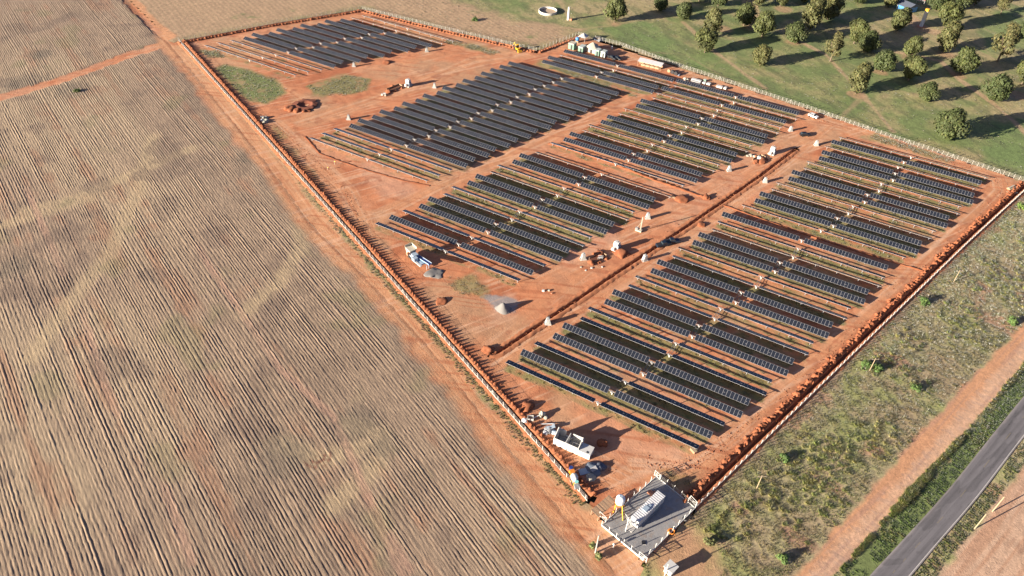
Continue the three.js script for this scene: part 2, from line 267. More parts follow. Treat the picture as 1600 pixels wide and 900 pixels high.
const STUBBLE = pairs([-319.3, -227.9, -362.1, -243.2, -438.3, -285.8, -385.6, -352.9, -298.3, -345.8, -239.1, -351.0, -193.3, -343.4, -159.4, -355.5, -160.4, -349.9, -167.1, -322.5, -272.4, -316.3, -319.3, -233.4]);
const LUSH = [pairs([36.4, -330.7, 41.5, -362.0, 60.2, -406.0, 62.5, -325.2]), pairs([-148.5, -360.0, -138.4, -387.6, -87.1, -364.3, -87.6, -346.7, -122.3, -349.4]), pairs([18.8, -496.3, 55.8, -557.2, 58.2, -472.1, 29.0, -452.2])];
const pathPB = PATHS_P.map(([p, w]) => bbox(p, w + 2)), lushB = LUSH.map((p) => bbox(p, 8));
function pastureColor(x, z, o) {
  const n1 = fbm(x * 0.02 + 11, z * 0.02, 3), n2 = fbm(x * 0.12, z * 0.12 + 30, 3), n3 = vn(x * 0.9, z * 0.9), n4 = vn(x * 2.6 + 4, z * 2.6);
  o[0] = 0.215; o[1] = 0.225; o[2] = 0.088;
  mixc(o, [0.35, 0.275, 0.145], 0.8 * ss(0.4, 0.6, n1 * 0.55 + n2 * 0.45));
  mixc(o, [0.135, 0.185, 0.06], 0.85 * ss(0.48, 0.3, n1 * 0.5 + n2 * 0.5));
  for (let i = 0; i < LUSH.length; i++) if (inBox(lushB[i], x, z)) mixc(o, [0.14, 0.205, 0.065], 0.75 * ss(3, -3, sdPoly(LUSH[i], x, z) + (n2 - 0.5) * 8));
  const m1 = fbm((x * 0.8 + z * 0.6) * 0.09, (x * 0.6 - z * 0.8) * 0.3, 3); mixc(o, [0.1, 0.12, 0.05], 0.5 * ss(0.55, 0.7, m1)); mixc(o, [0.34, 0.26, 0.15], 0.5 * ss(0.45, 0.3, m1) * ss(0.4, 0.6, n1));
  const sd = sdPoly(STUBBLE, x, z), kS = ss(8, -4, sd + (n2 - 0.5) * 16);
  if (kS > 0) { const row = 0.5 + 0.5 * Math.sin((x * 0.42 - z * 0.9) * 2.6 + (n1 - 0.5) * 8); mixc(o, [0.42, 0.275, 0.17], 0.95 * kS * ss(0.12, 0.4, n2 + n1 * 0.3)); mixc(o, [0.2, 0.165, 0.09], 0.35 * kS * row); }
  for (let i = 0; i < PATHS_P.length; i++) if (inBox(pathPB[i], x, z)) { const [p, w, k] = PATHS_P[i]; mixc(o, [0.42, 0.28, 0.17], k * ss(w * 0.5 + 0.9, w * 0.5 - 0.9, dPath(p, x, z) + (n2 - 0.5) * 2.5)); }
  for (let i = 0; i < BARE.length; i += 3) { const d = Math.hypot(x - BARE[i], z - BARE[i + 1]); if (d < BARE[i + 2] + 3) mixc(o, [0.38, 0.235, 0.14], 0.75 * ss(BARE[i + 2], BARE[i + 2] * 0.4, d + (n2 - 0.5) * 6)); }
  const df = Math.min(dPath(FENCE_E, x, z), dPath(FENCE_N, x, z));
  mixc(o, [0.36, 0.24, 0.14], 0.6 * ss(3, 0.5, df + (n2 - 0.5) * 3));
  const dn = dPath(TRACK_N, x, z); mixc(o, C_ROAD, ss(5, 2.5, dn + (n2 - 0.5) * 3));
  const g = 0.66 + 0.68 * (n3 * 0.5 + n4 * 0.5); o[0] *= g; o[1] *= g; o[2] *= g;
}
const DIRT = pairs([3.4, -62.0, 17.6, -108.5, 22.3, -124.1, 26.9, -137.5, 36.3, -167.5, 46.3, -196.7, 58.1, -229.7, 68.3, -256.8, 68.6, -239.0, 59.0, -210.5, 46.8, -174.0, 38.3, -152.2, 32.0, -134.0, 25.3, -113.7, 10.2, -66.0]);
const ROAD_A = pairs([15.3, -69.1, 29.4, -109.5, 32.1, -117.3, 36.0, -127.6, 44.6, -150.9, 53.6, -178.2, 61.2, -200.7, 72.2, -231.2]), ROAD_B = pairs([22.0, -73.0, 37.1, -114.1, 40.0, -122.0, 43.3, -131.1, 51.1, -152.3, 60.5, -180.6, 67.7, -200.8, 79.1, -230.7]);
const BARE_E = pairs([29.2, -77.3, 41.6, -113.5, 45.5, -124.5, 49.1, -135.9, 54.2, -149.9, 61.0, -169.9, 69.4, -194.3, 87.7, -192.8, 84.4, -110.1]);
function scrubColor(x, z, o) {
  const n1 = fbm(x * 0.05 + 7, z * 0.05, 3), n2 = fbm(x * 0.25, z * 0.25 + 3, 3), n3 = vn(x * 1.7, z * 1.7), n4 = vn(x * 4.3 + 4, z * 4.3);
  o[0] = 0.35; o[1] = 0.3; o[2] = 0.165;
  mixc(o, [0.27, 0.285, 0.105], 0.8 * ss(0.48, 0.65, n1 * 0.5 + n2 * 0.5));
  mixc(o, [0.34, 0.25, 0.155], 0.7 * ss(0.5, 0.33, n1 * 0.4 + n2 * 0.6));
  mixc(o, [0.4, 0.23, 0.15], 0.8 * ss(0.68, 0.78, fbm(x * 0.11 + 50, z * 0.11, 2)));
  const df = dPath(FENCE_S, x, z); mixc(o, [0.33, 0.22, 0.15], 0.75 * ss(4, 0.5, df + (n2 - 0.5) * 3));
  mixc(o, [0.44, 0.235, 0.135], ss(14, 4, Math.hypot(x + 6, z + 99) + (n2 - 0.5) * 9) * 0.85);
  const dd = sdPoly(DIRT, x, z), e = (n2 - 0.5) * 2.2;
  if (dd + e < 0.8) {
    const k = ss(0.8, -0.6, dd + e), across = dPath(ROAD_A, x, z), st = vn(across * 1.4, (x * 0.32 - z * 0.95) * 0.05);
    mixc(o, [0.52, 0.27, 0.145], k); mixc(o, [0.56, 0.355, 0.235], k * 0.8 * ss(10.5, 8.0, across + (n2 - 0.5) * 2)); mixc(o, [0.38, 0.22, 0.16], k * 0.5 * ss(0.55, 0.8, st));
    if (across < 10) mixc(o, [0.36, 0.25, 0.2], 0.35 * k * ss(0.5, 0.8, vn(across * 0.6, (x * 0.32 - z * 0.95) * 1.4)));
  }
  const dr = dPath(ROAD_A, x, z); if (SIDE < 0 && dr < 6) mixc(o, [0.13, 0.18, 0.055], 0.9 * ss(5, 3.5, dr + e));
  const be = sdPoly(BARE_E, x, z); if (be < 2) { dPath(ROAD_B, x, z); const sb2 = vn(SIDE * 1.2, (x * 0.32 - z * 0.95) * 0.04); mixc(o, [0.52, 0.34, 0.23], ss(1, -1, be + e)); mixc(o, [0.42, 0.235, 0.145], 0.8 * ss(1, -1, be + e) * ss(0.45, 0.75, sb2 * 0.7 + n1 * 0.3)); mixc(o, [0.3, 0.17, 0.11], 0.7 * ss(1, -1, be + e) * ss(0.7, 0.85, vn(SIDE * 0.9 + 5, (x * 0.32 - z * 0.95) * 0.09)) * ss(8, 11, SIDE)); }
  const g = 0.72 + 0.56 * (n3 * 0.5 + n4 * 0.5); o[0] *= g; o[1] *= g; o[2] *= g;
}
function fieldTint(x, z, t, s, o) {               // colour of the ploughed field apart from its furrows
  const n1 = fbm(t * 0.03 + 3, s * 0.012, 3), n2 = fbm(x * 0.16 + 9, z * 0.16, 3), n5 = fbm(t * 0.25, s * 0.02 + 8, 2);
  o[0] = 0.31; o[1] = 0.222; o[2] = 0.152;
  mixc(o, [0.37, 0.275, 0.18], ss(0.5, 0.7, n1)); mixc(o, [0.225, 0.16, 0.112], 0.8 * ss(0.5, 0.3, n1 * 0.5 + n2 * 0.5));
  mixc(o, [0.29, 0.145, 0.085], 0.6 * ss(0.6, 0.78, n5 * 0.7 + n2 * 0.35));
}

// ---------------------------------------------------------------- ground textures
const regionTex = (x0, z0, w, d, px, py, fn, poly) => { const b = bbox(poly, 20); return dataTex(px, py, (i, j, o) => { const x = x0 + (i + 0.5) / px * w, z = z0 + (j + 0.5) / py * d; if (!visible(x, z, 1.4)) { o[0] = 0.3; o[1] = 0.2; o[2] = 0.12; return; } fn(x, z, o); }, true); };
const R_SITE = [-345, -360, 420, 315], R_PAST = [-410, -600, 520, 390], R_SCRUB = [-35, -345, 145, 300];
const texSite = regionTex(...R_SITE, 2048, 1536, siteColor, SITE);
const texPast = regionTex(...R_PAST, 2048, 1536, pastureColor, SITE);
const texScrub = regionTex(...R_SCRUB, 990, 2048, scrubColor, SITE);
const texClod = dataTex(512, 512, (i, j, o) => {  // tiling clods and grit, 512 px = 8 m
  const w = (a, b, f) => vn(((i / 512 * f) % f) + a, ((j / 512 * f) % f) + b);
  let v = 0; for (const [f, k] of [[8, 0.3], [32, 0.4], [96, 0.3]]) { const u = i / 512, q = j / 512; v += k * (vn(u * f, q * f) * (1 - u) * (1 - q) + vn((u - 1) * f + 256, q * f) * u * (1 - q) + vn(u * f, (q - 1) * f + 256) * (1 - u) * q + vn((u - 1) * f + 256, (q - 1) * f + 256) * u * q); }
  o[0] = o[1] = o[2] = v;
}, false, true);
const clod = (w, d, tile, scale) => { const t = texClod.clone(); t.repeat.set(w / tile, d / tile); t.needsUpdate = true; return t; };
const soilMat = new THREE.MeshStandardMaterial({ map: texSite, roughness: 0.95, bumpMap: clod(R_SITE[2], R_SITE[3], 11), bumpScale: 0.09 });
const pastMat = new THREE.MeshStandardMaterial({ map: texPast, roughness: 0.95, bumpMap: clod(R_PAST[2], R_PAST[3], 13), bumpScale: 0.12 });
const scrubMat = new THREE.MeshStandardMaterial({ map: texScrub, roughness: 0.95, bumpMap: clod(R_SCRUB[2], R_SCRUB[3], 7), bumpScale: 0.1 });
const earthMat = new THREE.MeshStandardMaterial({ vertexColors: true, roughness: 0.95 });

// ---------------------------------------------------------------- ground sheets
function sheet(R, step, keep, lift, h = land) {   // a piece of the land's surface: cells of step metres where keep(x, z)
  const pos = [], uv = [], idx = [], id = new Map(), nx = Math.floor(R[2] / step), nz = Math.floor(R[3] / step);
  const vert = (i, j) => { const k = j * (nx + 1) + i; let n = id.get(k); if (n === undefined) { n = pos.length / 3; id.set(k, n); const x = R[0] + i * step, z = R[1] + j * step; pos.push(x, h(x, z) + lift, z); uv.push((x - R[0]) / R[2], (z - R[1]) / R[3]); } return n; };
  for (let j = 0; j < nz; j++) for (let i = 0; i < nx; i++) {
    const x = R[0] + (i + 0.5) * step, z = R[1] + (j + 0.5) * step;
    if (!visible(x, z, 1.4) || !keep(x, z)) continue;
    const a = vert(i, j), b = vert(i + 1, j), c = vert(i + 1, j + 1), d = vert(i, j + 1);
    idx.push(a, d, b, b, d, c);
  }
  const g = new THREE.BufferGeometry(); g.setAttribute('position', new THREE.Float32BufferAttribute(pos, 3)); g.setAttribute('uv', new THREE.Float32BufferAttribute(uv, 2)); g.setIndex(idx); g.computeVertexNormals(); return g;
}
{ const g = new THREE.PlaneGeometry(9000, 9000).rotateX(-Math.PI / 2); struct('ground', g, std(0.22, 0.18, 0.1, 1)).position.y = -1.8; }
const DITCHES = [shift(FENCE_W, -1.1), shift(FENCE_S, -1.3), shift(FENCE_NW, 1.3), shift(FENCE_N, 1.3), TRENCH, DUG];
DITCHES.pop();
const nearDitch = (x, z, m) => { for (const d of DITCHES) if (dPath(d, x, z) < m) return true; return false; };
const SITE_OUT = bbox(SITE, 1), SCRUB = pairs([11.5, -66.8, -9.6, -81.9, -13.5, -93.4, -8.1, -112.9, 14.0, -186.2, 38.3, -265.8, 55.2, -315.7, 62.6, -320.0, 97.9, -342.7, 97.7, -118.0]);
const inSite = (x, z) => inPoly(SITE, x, z);
const PASTURE_EDGE = FENCE_NW.concat(FENCE_N.slice(1), FENCE_J.slice(1), FENCE_E.slice(1));
const soilH = (x, z) => land(x, z) + (fbm(x * 0.45, z * 0.45, 2) - 0.5) * 0.16;
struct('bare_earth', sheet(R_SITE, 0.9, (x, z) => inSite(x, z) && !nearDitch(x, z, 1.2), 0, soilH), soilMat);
const inField = (x, z) => inPoly(FIELD, x, z);
struct('dirt_road', sheet(R_SITE, 1.2, (x, z) => !inSite(x, z) && z > -345 && dPath(ROAD_W, x, z) < 16 && !inPoly(SCRUB, x, z), -0.12, soilH), soilMat);
struct('pasture', sheet(R_PAST, 2.0, (x, z) => { if (inSite(x, z) || inField(x, z)) return false; const d = dPath(PASTURE_EDGE, x, z); return SIDE < 0 || d < 0.5 || dPath(TRACK_N, x, z) < 14 && z < -235; }, -0.03), pastMat);
struct('scrubland', sheet(R_SCRUB, 1.0, (x, z) => { dPath(ROAD_A, x, z); const sa = SIDE; dPath(ROAD_B, x, z); return (inPoly(SCRUB, x, z) && !inPoly(DIRT, x, z)) && !(sa > 1.2 && SIDE < -1.2); }, -0.02), scrubMat);
struct('dirt_track', sheet(R_SCRUB, 1.0, (x, z) => sdPoly(DIRT, x, z) < 0.8, 0.0), scrubMat);

// ploughed field: real ridges and furrows
{
  const A = THREE.MathUtils.degToRad(23.2), dx = Math.cos(A), dz = Math.sin(A), dt = 0.15, dsx = 0.9, r = rng(5);
  const ridges = []; for (let t = -85; t < 175;) { const w = 0.7 + r() * 0.32 + (r() < 0.1 ? 0.4 : 0); ridges.push([t, w, 0.35 + r() * r() * 1.0, r()]); t += w; }
  let k0 = 0; const pos = [], col = [], idx = [], id = new Map(), nt = Math.ceil(250 / dt), ns = Math.ceil(510 / dsx), o = [0, 0, 0], o2 = [0, 0, 0];
  const ridgeAt = new Int32Array(nt + 2); for (let i = 0; i <= nt + 1; i++) { const t = -80 + i * dt; while (k0 < ridges.length - 2 && ridges[k0 + 1][0] <= t) k0++; ridgeAt[i] = k0; }
  const PINK = [pairs([-195.4, -126.1, -173.7, -115.6, -123.7, -94.3, -101.1, -89.4, -61.5, -64.4, -49.8, -57.8]), pairs([-200.5, -85.9, -160.9, -65.7, -148.8, -60.1]), pairs([-86.6, -77.1, -68.8, -69.3, -58.1, -64.7]), pairs([-133.5, -57.5, -100.5, -40.9]), pairs([-274.8, -117.5, -210.1, -88.9])];
  const BAND = [pairs([-254.3, -161.6, -228.5, -132.4, -206.4, -102.7, -198.0, -82.3, -186.1, -61.3]), pairs([-235.3, -164.0, -243.1, -118.2, -251.0, -103.8]), pairs([-108.2, -75.3, -94.5, -76.7, -88.8, -84.8, -85.9, -89.0]), pairs([-186.6, -164.4, -171.9, -154.5, -157.1, -140.0, -149.8, -119.6, -149.8, -105.8]), pairs([-95.5, -89.2, -87.1, -90.6, -82.6, -87.4, -81.9, -80.0, -83.4, -68.4]), pairs([-249.7, -95.8, -243.7, -108.5, -239.3, -120.6])];
  const RING = [-95.9, -77.3], PATCH = [-337.6, -163.1, 14, -357.8, -185.1, 9, -315.3, -170.6, 12, -220.7, -202.5, 8, -212.2, -171.7, 7, -83.3, -88.2, 7, -103.4, -72.5, 10, -226.2, -82.4, 8, -94.0, -91.3, 9];
  const vert = (i, j) => {
    const key = j * (nt + 1) + i; let n = id.get(key); if (n !== undefined) return n;
    n = pos.length / 3; id.set(key, n);
    const s = -520 + j * dsx, wob = (fbm(s * 0.012, 3.3, 2) - 0.5) * 2.2 + (vn(s * 0.9, i * dt * 0.7) - 0.5) * 0.16, t = -80 + i * dt, R = ridges[ridgeAt[i]], u = (t - R[0]) / R[1];
    const x = dx * s + dz * (t + wob), z = dz * s - dx * (t + wob);
    const edge = Math.min(ss(3.6, 12, dPath(ROAD_W, x, z) + (fbm(x * 0.15, z * 0.15, 3) - 0.5) * 5), ss(2.6, 4.2, Math.min(dPath(TRACK, x, z), dPath(TRACK_N, x, z)) + (vn(x * 0.4, z * 0.4) - 0.5) * 2));
    const prof = Math.pow(Math.sin(Math.PI * cl(u)), 0.55), n2 = vn(t * 2.9, s * 0.9) * 0.6 + vn(t * 6, s * 2.1) * 0.4, live = fbm(x * 0.05, z * 0.05, 2), worn = ss(0.25, 0.5, live) * 0.5 + 0.5;
    let band = 0; for (const b of BAND) band = Math.max(band, ss(4.6, 1, dPath(b, x, z) + (n2 - 0.5) * 3));
    let pink = 0; for (const b of PINK) pink = Math.max(pink, ss(1.7, 0.5, dPath(b, x, z) + (n2 - 0.5) * 1.6) * ss(0.2, 0.5, vn(ALONG * 0.06 + 3, 1.5)));
    const amp = edge * worn * (1 - 0.55 * band) * (1 - 0.7 * pink);
    const h = (prof - 0.5) * 0.2 * R[2] * amp * (0.6 + 0.8 * vn(s * 0.12, R[3] * 90)) + (n2 - 0.5) * 0.11 * edge;
    let q = dPath(ROAD_W, x, z); if (SIDE < 0) q = -q; let q2 = dPath(TRACK_N, x, z); if (SIDE < 0) q2 = -q2; if (z > -215) q2 = 99;
    pos.push(x, land(x, z) - 0.01 + 0.15 * edge + h - 0.3 * (1 - ss(0.5, 4.5, Math.min(q, q2))), z);
    fieldTint(x, z, t, s, o);
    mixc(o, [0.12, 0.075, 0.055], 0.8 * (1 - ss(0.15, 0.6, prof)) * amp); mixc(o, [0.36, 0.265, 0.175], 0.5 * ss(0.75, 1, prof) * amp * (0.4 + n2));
    mixc(o, [0.42, 0.315, 0.19], 0.7 * band); mixc(o, [0.42, 0.25, 0.175], 0.6 * pink * (0.45 + n2));
    { const gm = fbm(x * 0.07 + 90, z * 0.07, 3); mixc(o, [0.2, 0.18, 0.09], 0.4 * ss(0.66, 0.78, gm + (n2 - 0.5) * 0.1)); mixc(o, [0.17, 0.12, 0.09], 0.5 * ss(0.36, 0.26, gm)); }
    for (let q = 0; q < PATCH.length; q += 3) { const d = Math.hypot(x - PATCH[q], z - PATCH[q + 1]); if (d < PATCH[q + 2]) mixc(o, [0.16, 0.13, 0.095], 0.6 * ss(1, 0.3, d / PATCH[q + 2] + (n2 - 0.5) * 0.8)); }
    { const d = Math.hypot(x - RING[0], z - RING[1]); if (d < 5) mixc(o, [0.16, 0.06, 0.04], 0.9 * ss(0.5, 0.75, Math.sin(d * 4.2) * 0.5 + 0.5) * ss(4.2, 3, d) * ss(-0.2, 0.4, (x - RING[0]) * 0.6 + (z - RING[1]) * 0.3)); }
    if (edge < 0.97) { siteColor(x, z, o2); mixc(o, o2, 1 - ss(0.05, 0.75, edge + (n2 - 0.5) * 0.3)); }
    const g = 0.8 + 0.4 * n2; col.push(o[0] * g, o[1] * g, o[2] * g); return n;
  };
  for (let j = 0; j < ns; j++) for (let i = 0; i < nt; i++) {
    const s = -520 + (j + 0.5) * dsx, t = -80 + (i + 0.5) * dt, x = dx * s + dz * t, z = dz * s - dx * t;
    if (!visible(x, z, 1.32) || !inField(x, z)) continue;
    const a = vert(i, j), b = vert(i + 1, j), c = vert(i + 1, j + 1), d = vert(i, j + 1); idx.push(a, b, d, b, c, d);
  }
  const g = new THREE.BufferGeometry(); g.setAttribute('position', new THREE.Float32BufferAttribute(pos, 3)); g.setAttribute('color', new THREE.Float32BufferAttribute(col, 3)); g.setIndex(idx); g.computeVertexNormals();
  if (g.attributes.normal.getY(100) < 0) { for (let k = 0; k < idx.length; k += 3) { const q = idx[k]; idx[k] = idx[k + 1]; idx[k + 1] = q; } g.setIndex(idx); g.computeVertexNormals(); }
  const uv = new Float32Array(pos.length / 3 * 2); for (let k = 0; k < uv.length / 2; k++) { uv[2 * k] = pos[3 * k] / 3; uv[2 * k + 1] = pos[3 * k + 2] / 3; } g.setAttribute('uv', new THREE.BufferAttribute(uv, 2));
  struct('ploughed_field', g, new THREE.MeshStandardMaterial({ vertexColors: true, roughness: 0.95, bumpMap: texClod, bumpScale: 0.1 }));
}

// trenches dug in the red earth
function ditch(path, depth, half) {
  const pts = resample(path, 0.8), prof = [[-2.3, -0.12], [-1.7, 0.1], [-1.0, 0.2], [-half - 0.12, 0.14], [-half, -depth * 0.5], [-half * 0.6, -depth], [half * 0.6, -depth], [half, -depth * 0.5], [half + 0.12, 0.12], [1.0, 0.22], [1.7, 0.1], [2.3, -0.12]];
  const pos = [], col = [], idx = [], uv = [], m = prof.length;
  pts.forEach(([x, z, , ux, uz], i) => prof.forEach(([a, h], k) => {
    const j = a + (vn(i * 0.9 + k * 7, k) - 0.5) * (k > 2 && k < 9 ? 0.16 : 0.5), px = x - uz * j, pz = z + ux * j, n = vn(px * 1.7, pz * 1.7);
    pos.push(px, (Math.abs(a) > 2 ? soilH(px, pz) : land(px, pz)) + h + (h > 0 ? (n - 0.35) * 0.3 : 0), pz); uv.push(px, pz);
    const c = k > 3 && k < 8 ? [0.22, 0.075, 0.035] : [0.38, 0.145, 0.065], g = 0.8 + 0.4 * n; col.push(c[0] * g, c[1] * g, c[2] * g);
  }));
  for (let i = 0; i < pts.length - 1; i++) for (let k = 0; k < m - 1; k++) { const a = i * m + k, b = a + 1, c = a + m, d = c + 1; idx.push(a, c, b, b, c, d); }
  const g = new THREE.BufferGeometry(); g.setAttribute('position', new THREE.Float32BufferAttribute(pos, 3)); g.setAttribute('color', new THREE.Float32BufferAttribute(col, 3)); g.setAttribute('uv', new THREE.Float32BufferAttribute(uv, 2)); g.setIndex(idx); g.computeVertexNormals();
  if (g.attributes.normal.getY(1) < 0) { for (let k = 0; k < idx.length; k += 3) { const q = idx[k]; idx[k] = idx[k + 1]; idx[k + 1] = q; } g.setIndex(idx); g.computeVertexNormals(); }
  return g;
}
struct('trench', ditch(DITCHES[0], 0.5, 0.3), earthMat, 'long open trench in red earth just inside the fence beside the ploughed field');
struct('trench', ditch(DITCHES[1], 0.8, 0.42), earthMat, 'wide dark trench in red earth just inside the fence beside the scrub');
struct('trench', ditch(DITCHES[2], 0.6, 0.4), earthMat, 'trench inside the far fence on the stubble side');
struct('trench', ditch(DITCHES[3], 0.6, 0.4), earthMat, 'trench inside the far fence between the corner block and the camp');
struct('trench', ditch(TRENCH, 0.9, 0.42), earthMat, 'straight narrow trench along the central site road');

// asphalt road with its markings
{
  const strip = (L, R, t0, t1, y) => { const n = L.length, pos = [], uv = [], idx = []; for (let i = 0; i < n; i++) for (const t of [t0, t1]) { const x = L[i][0] + (R[i][0] - L[i][0]) * t, z = L[i][1] + (R[i][1] - L[i][1]) * t; pos.push(x, y, z); uv.push(x / 6, z / 6); } for (let i = 0; i < n - 1; i++) idx.push(2 * i, 2 * i + 2, 2 * i + 1, 2 * i + 1, 2 * i + 2, 2 * i + 3); const g = new THREE.BufferGeometry(); g.setAttribute('position', new THREE.Float32BufferAttribute(pos, 3)); g.setAttribute('uv', new THREE.Float32BufferAttribute(uv, 2)); g.setIndex(idx); g.computeVertexNormals(); if (g.attributes.normal.getY(0) < 0) { for (let k = 0; k < idx.length; k += 3) { const q = idx[k]; idx[k] = idx[k + 1]; idx[k + 1] = q; } g.setIndex(idx); g.computeVertexNormals(); } return g; };
  const U = [[], []]; for (const [k, p] of [[0, ROAD_A], [1, ROAD_B]]) { const c = new THREE.CatmullRomCurve3(p.map((q) => new THREE.Vector3(q[0], 0, q[1]))); for (let i = 0; i <= 60; i++) { const v = c.getPoint(i / 60); U[k].push([v.x, v.z]); } }
  // long wear streaks, oil and patches along the lanes, uv: across = 1, along in road lengths
  const g = strip(U[0], U[1], -0.02, 1.02, 0.2), uv = g.attributes.uv; for (let i = 0; i < uv.count; i++) uv.setXY(i, i & 1, (i >> 1) / 60);
  const tex = dataTex(256, 1024, (i, j, o) => { const u = i / 256, v = j / 1024, st = vn(u * 9, v * 5) * 0.6 + vn(u * 26, v * 9 + 3) * 0.4, gr = vn(i * 0.9, j * 0.9), lane = Math.min(Math.abs(u - 0.27), Math.abs(u - 0.73)), n = fbm(u * 6, v * 60, 3); const pt = ss(0.62, 0.66, fbm(u * 3 + 8, v * 22 + 2, 2)), seam = Math.abs(u - 0.5 + 0.01 * (vn(v * 40, 3) - 0.5)) < 0.006 ? -0.03 : 0, crack = Math.abs(fbm(u * 9, v * 70 + 9, 3) - 0.5) < 0.008 ? -0.045 : 0, dust = ss(0.12, 0, Math.min(u, 1 - u) + 0.1 * (vn(u * 5, v * 90) - 0.5)) * 0.05; const k = 0.155 - 0.03 * pt + seam + crack + dust + 0.06 * (st - 0.5) + 0.03 * (gr - 0.5) - 0.022 * ss(0.1, 0.02, Math.abs(lane - 0.0)) + 0.03 * (n - 0.5) + (Math.min(u, 1 - u) < 0.04 ? 0.03 : 0); o[0] = k * 1.04 + dust * 0.5; o[1] = k * 0.98 + dust * 0.2; o[2] = k * 1.03; }, true);
  struct('asphalt_road', g, new THREE.MeshStandardMaterial({ map: tex, roughness: 0.8 }), 'two lane grey asphalt road');
  const paint = std(0.62, 0.6, 0.56, 0.7), worn = std(0.3, 0.24, 0.13, 0.8);
  struct('road_marking', strip(U[0], U[1], 0.955, 0.975, 0.206), paint, 'white edge line on the far side of the asphalt road');
  struct('road_marking', strip(U[0], U[1], 0.025, 0.038, 0.206), std(0.24, 0.23, 0.22, 0.8), 'worn pale edge line on the near side of the asphalt road');
  const dash = []; for (let k = 2; k < 58; k += 4) dash.push(strip(U[0].slice(k, k + 2), U[1].slice(k, k + 2), 0.494, 0.506, 0.206)); struct('road_marking', join(dash), worn, 'faded dashed centre line of the asphalt road');
}

// ---------------------------------------------------------------- solar trackers
const cellTex = dataTex(96, 192, (i, j, o) => {   // 6 x 24 half cells, pale busbar gaps, a wider gap across the middle
  const u = (i + 0.5) / 96 * 6, v = (j + 0.5) / 192 * 24, e = Math.min(u % 1, 1 - u % 1) < 0.045 || Math.min(v % 1, 1 - v % 1) < 0.06, mid = Math.abs(v - 12) < 0.2;
  const k = 0.9 + 0.2 * vn(Math.floor(u) * 3.7, Math.floor(v) * 1.9);
  o[0] = 0.0135 * k; o[1] = 0.0165 * k; o[2] = 0.0245 * k; if (e) { o[0] = 0.026; o[1] = 0.03; o[2] = 0.038; } if (mid) { o[0] = o[1] = 0.045; o[2] = 0.05; }
}, true);
const M = {
  glass: new THREE.MeshPhysicalMaterial({ map: cellTex, roughness: 0.14, metalness: 0, ior: 1.65, specularIntensity: 1 }),
  edge: std(0.42, 0.42, 0.43, 0.5), alu: std(0.17, 0.175, 0.19, 0.5, { metalness: 0.2 }), zinc: std(0.3, 0.305, 0.32, 0.5, { metalness: 0.25 }), back: std(0.55, 0.56, 0.58, 0.6),  // edge: same aluminium as alu, painted paler so the frame sides look sunlit
  white: std(0.56, 0.555, 0.53, 0.6), concrete: std(0.5, 0.48, 0.45, 0.9), post: std(0.36, 0.345, 0.31, 0.9), plaster: std(0.58, 0.57, 0.54, 0.9), floor: std(0.3, 0.3, 0.3, 0.9), dark: std(0.025, 0.025, 0.03, 0.6), rubber: std(0.02, 0.02, 0.02, 0.9),
  blue: std(0.07, 0.25, 0.55, 0.45), pale: std(0.32, 0.4, 0.48, 0.5), yellow: std(0.75, 0.42, 0.03, 0.5), orange: std(0.7, 0.24, 0.03, 0.6), teal: std(0.2, 0.55, 0.55, 0.5), navy: std(0.02, 0.05, 0.22, 0.5), red: std(0.5, 0.06, 0.04, 0.6),
  wood: std(0.36, 0.24, 0.15, 0.9), paleWood: std(0.36, 0.28, 0.18, 0.9), tarp: std(0.12, 0.15, 0.2, 0.7), canvas: std(0.45, 0.42, 0.34, 0.9), green: std(0.16, 0.27, 0.21, 0.6), greenRoof: std(0.42, 0.47, 0.44, 0.6), slate: std(0.1, 0.115, 0.15, 0.6), window: std(0.03, 0.04, 0.05, 0.1), redEarth: std(0.25, 0.084, 0.036, 0.95), gravel: std(0.2, 0.19, 0.18, 0.95), sack: std(0.36, 0.34, 0.28, 0.9), steel: std(0.3, 0.31, 0.33, 0.5, { metalness: 0.5 }), roofWhite: std(0.56, 0.56, 0.57, 0.6), brick: std(0.45, 0.2, 0.12, 0.9),
};
const PW = 1.045, PL = 2.02, PITCH = 1.068, HUB = 1.12;
function panelGeo() {                             // framed module lying flat above the tube; groups: frame, glass
  const f = 0.034, t = 0.05, y = 0.11, edge = join([-1, 1].flatMap((s) => [box(PW, t, 0.012, 0, y - 0.002, s * (PL / 2 + 0.006)), box(0.012, t, PL, s * (PW / 2 + 0.006), y - 0.002, 0)])), frame = join([box(f, t, PL, -PW / 2 + f / 2, y, 0), box(f, t, PL, PW / 2 - f / 2, y, 0), box(PW - 2 * f, t, f, 0, y, -PL / 2 + f / 2), box(PW - 2 * f, t, f, 0, y, PL / 2 - f / 2)]);
  const face = flat(new THREE.PlaneGeometry(PW - 2 * f, PL - 2 * f).rotateX(-Math.PI / 2).translate(0, y + t / 2 - 0.006, 0)), back = flat(new THREE.PlaneGeometry(PW - 2 * f, PL - 2 * f).rotateX(Math.PI / 2).translate(0, y - t / 2 + 0.008, 0));
  return mergeGeometries([frame, face, back, edge], true);
}
const PANEL = panelGeo(), PMATS = [M.alu, M.glass, M.back, M.edge];
const slots = []; for (let h = 0; h < 2; h++) for (let k = 0; k < 26; k++) slots.push(h ? ROW_L - 0.62 - PITCH * k : 0.62 + PITCH * k);
const STRIP = [0, 1].map((h) => { const gs = slots.slice(h * 26, h * 26 + 26).map((x) => PANEL.clone().translate(x, 0, 0)); const out = [0, 1, 2, 3].map((q) => { const list = gs.map((g) => { const gr = g.groups[q], c = new THREE.BufferGeometry(); for (const n of ['position', 'normal', 'uv']) { const a = g.attributes[n]; c.setAttribute(n, new THREE.BufferAttribute(a.array.slice(gr.start * a.itemSize, (gr.start + gr.count) * a.itemSize), a.itemSize)); } return c; }); return mergeGeometries(list); }); return mergeGeometries(out, true); });
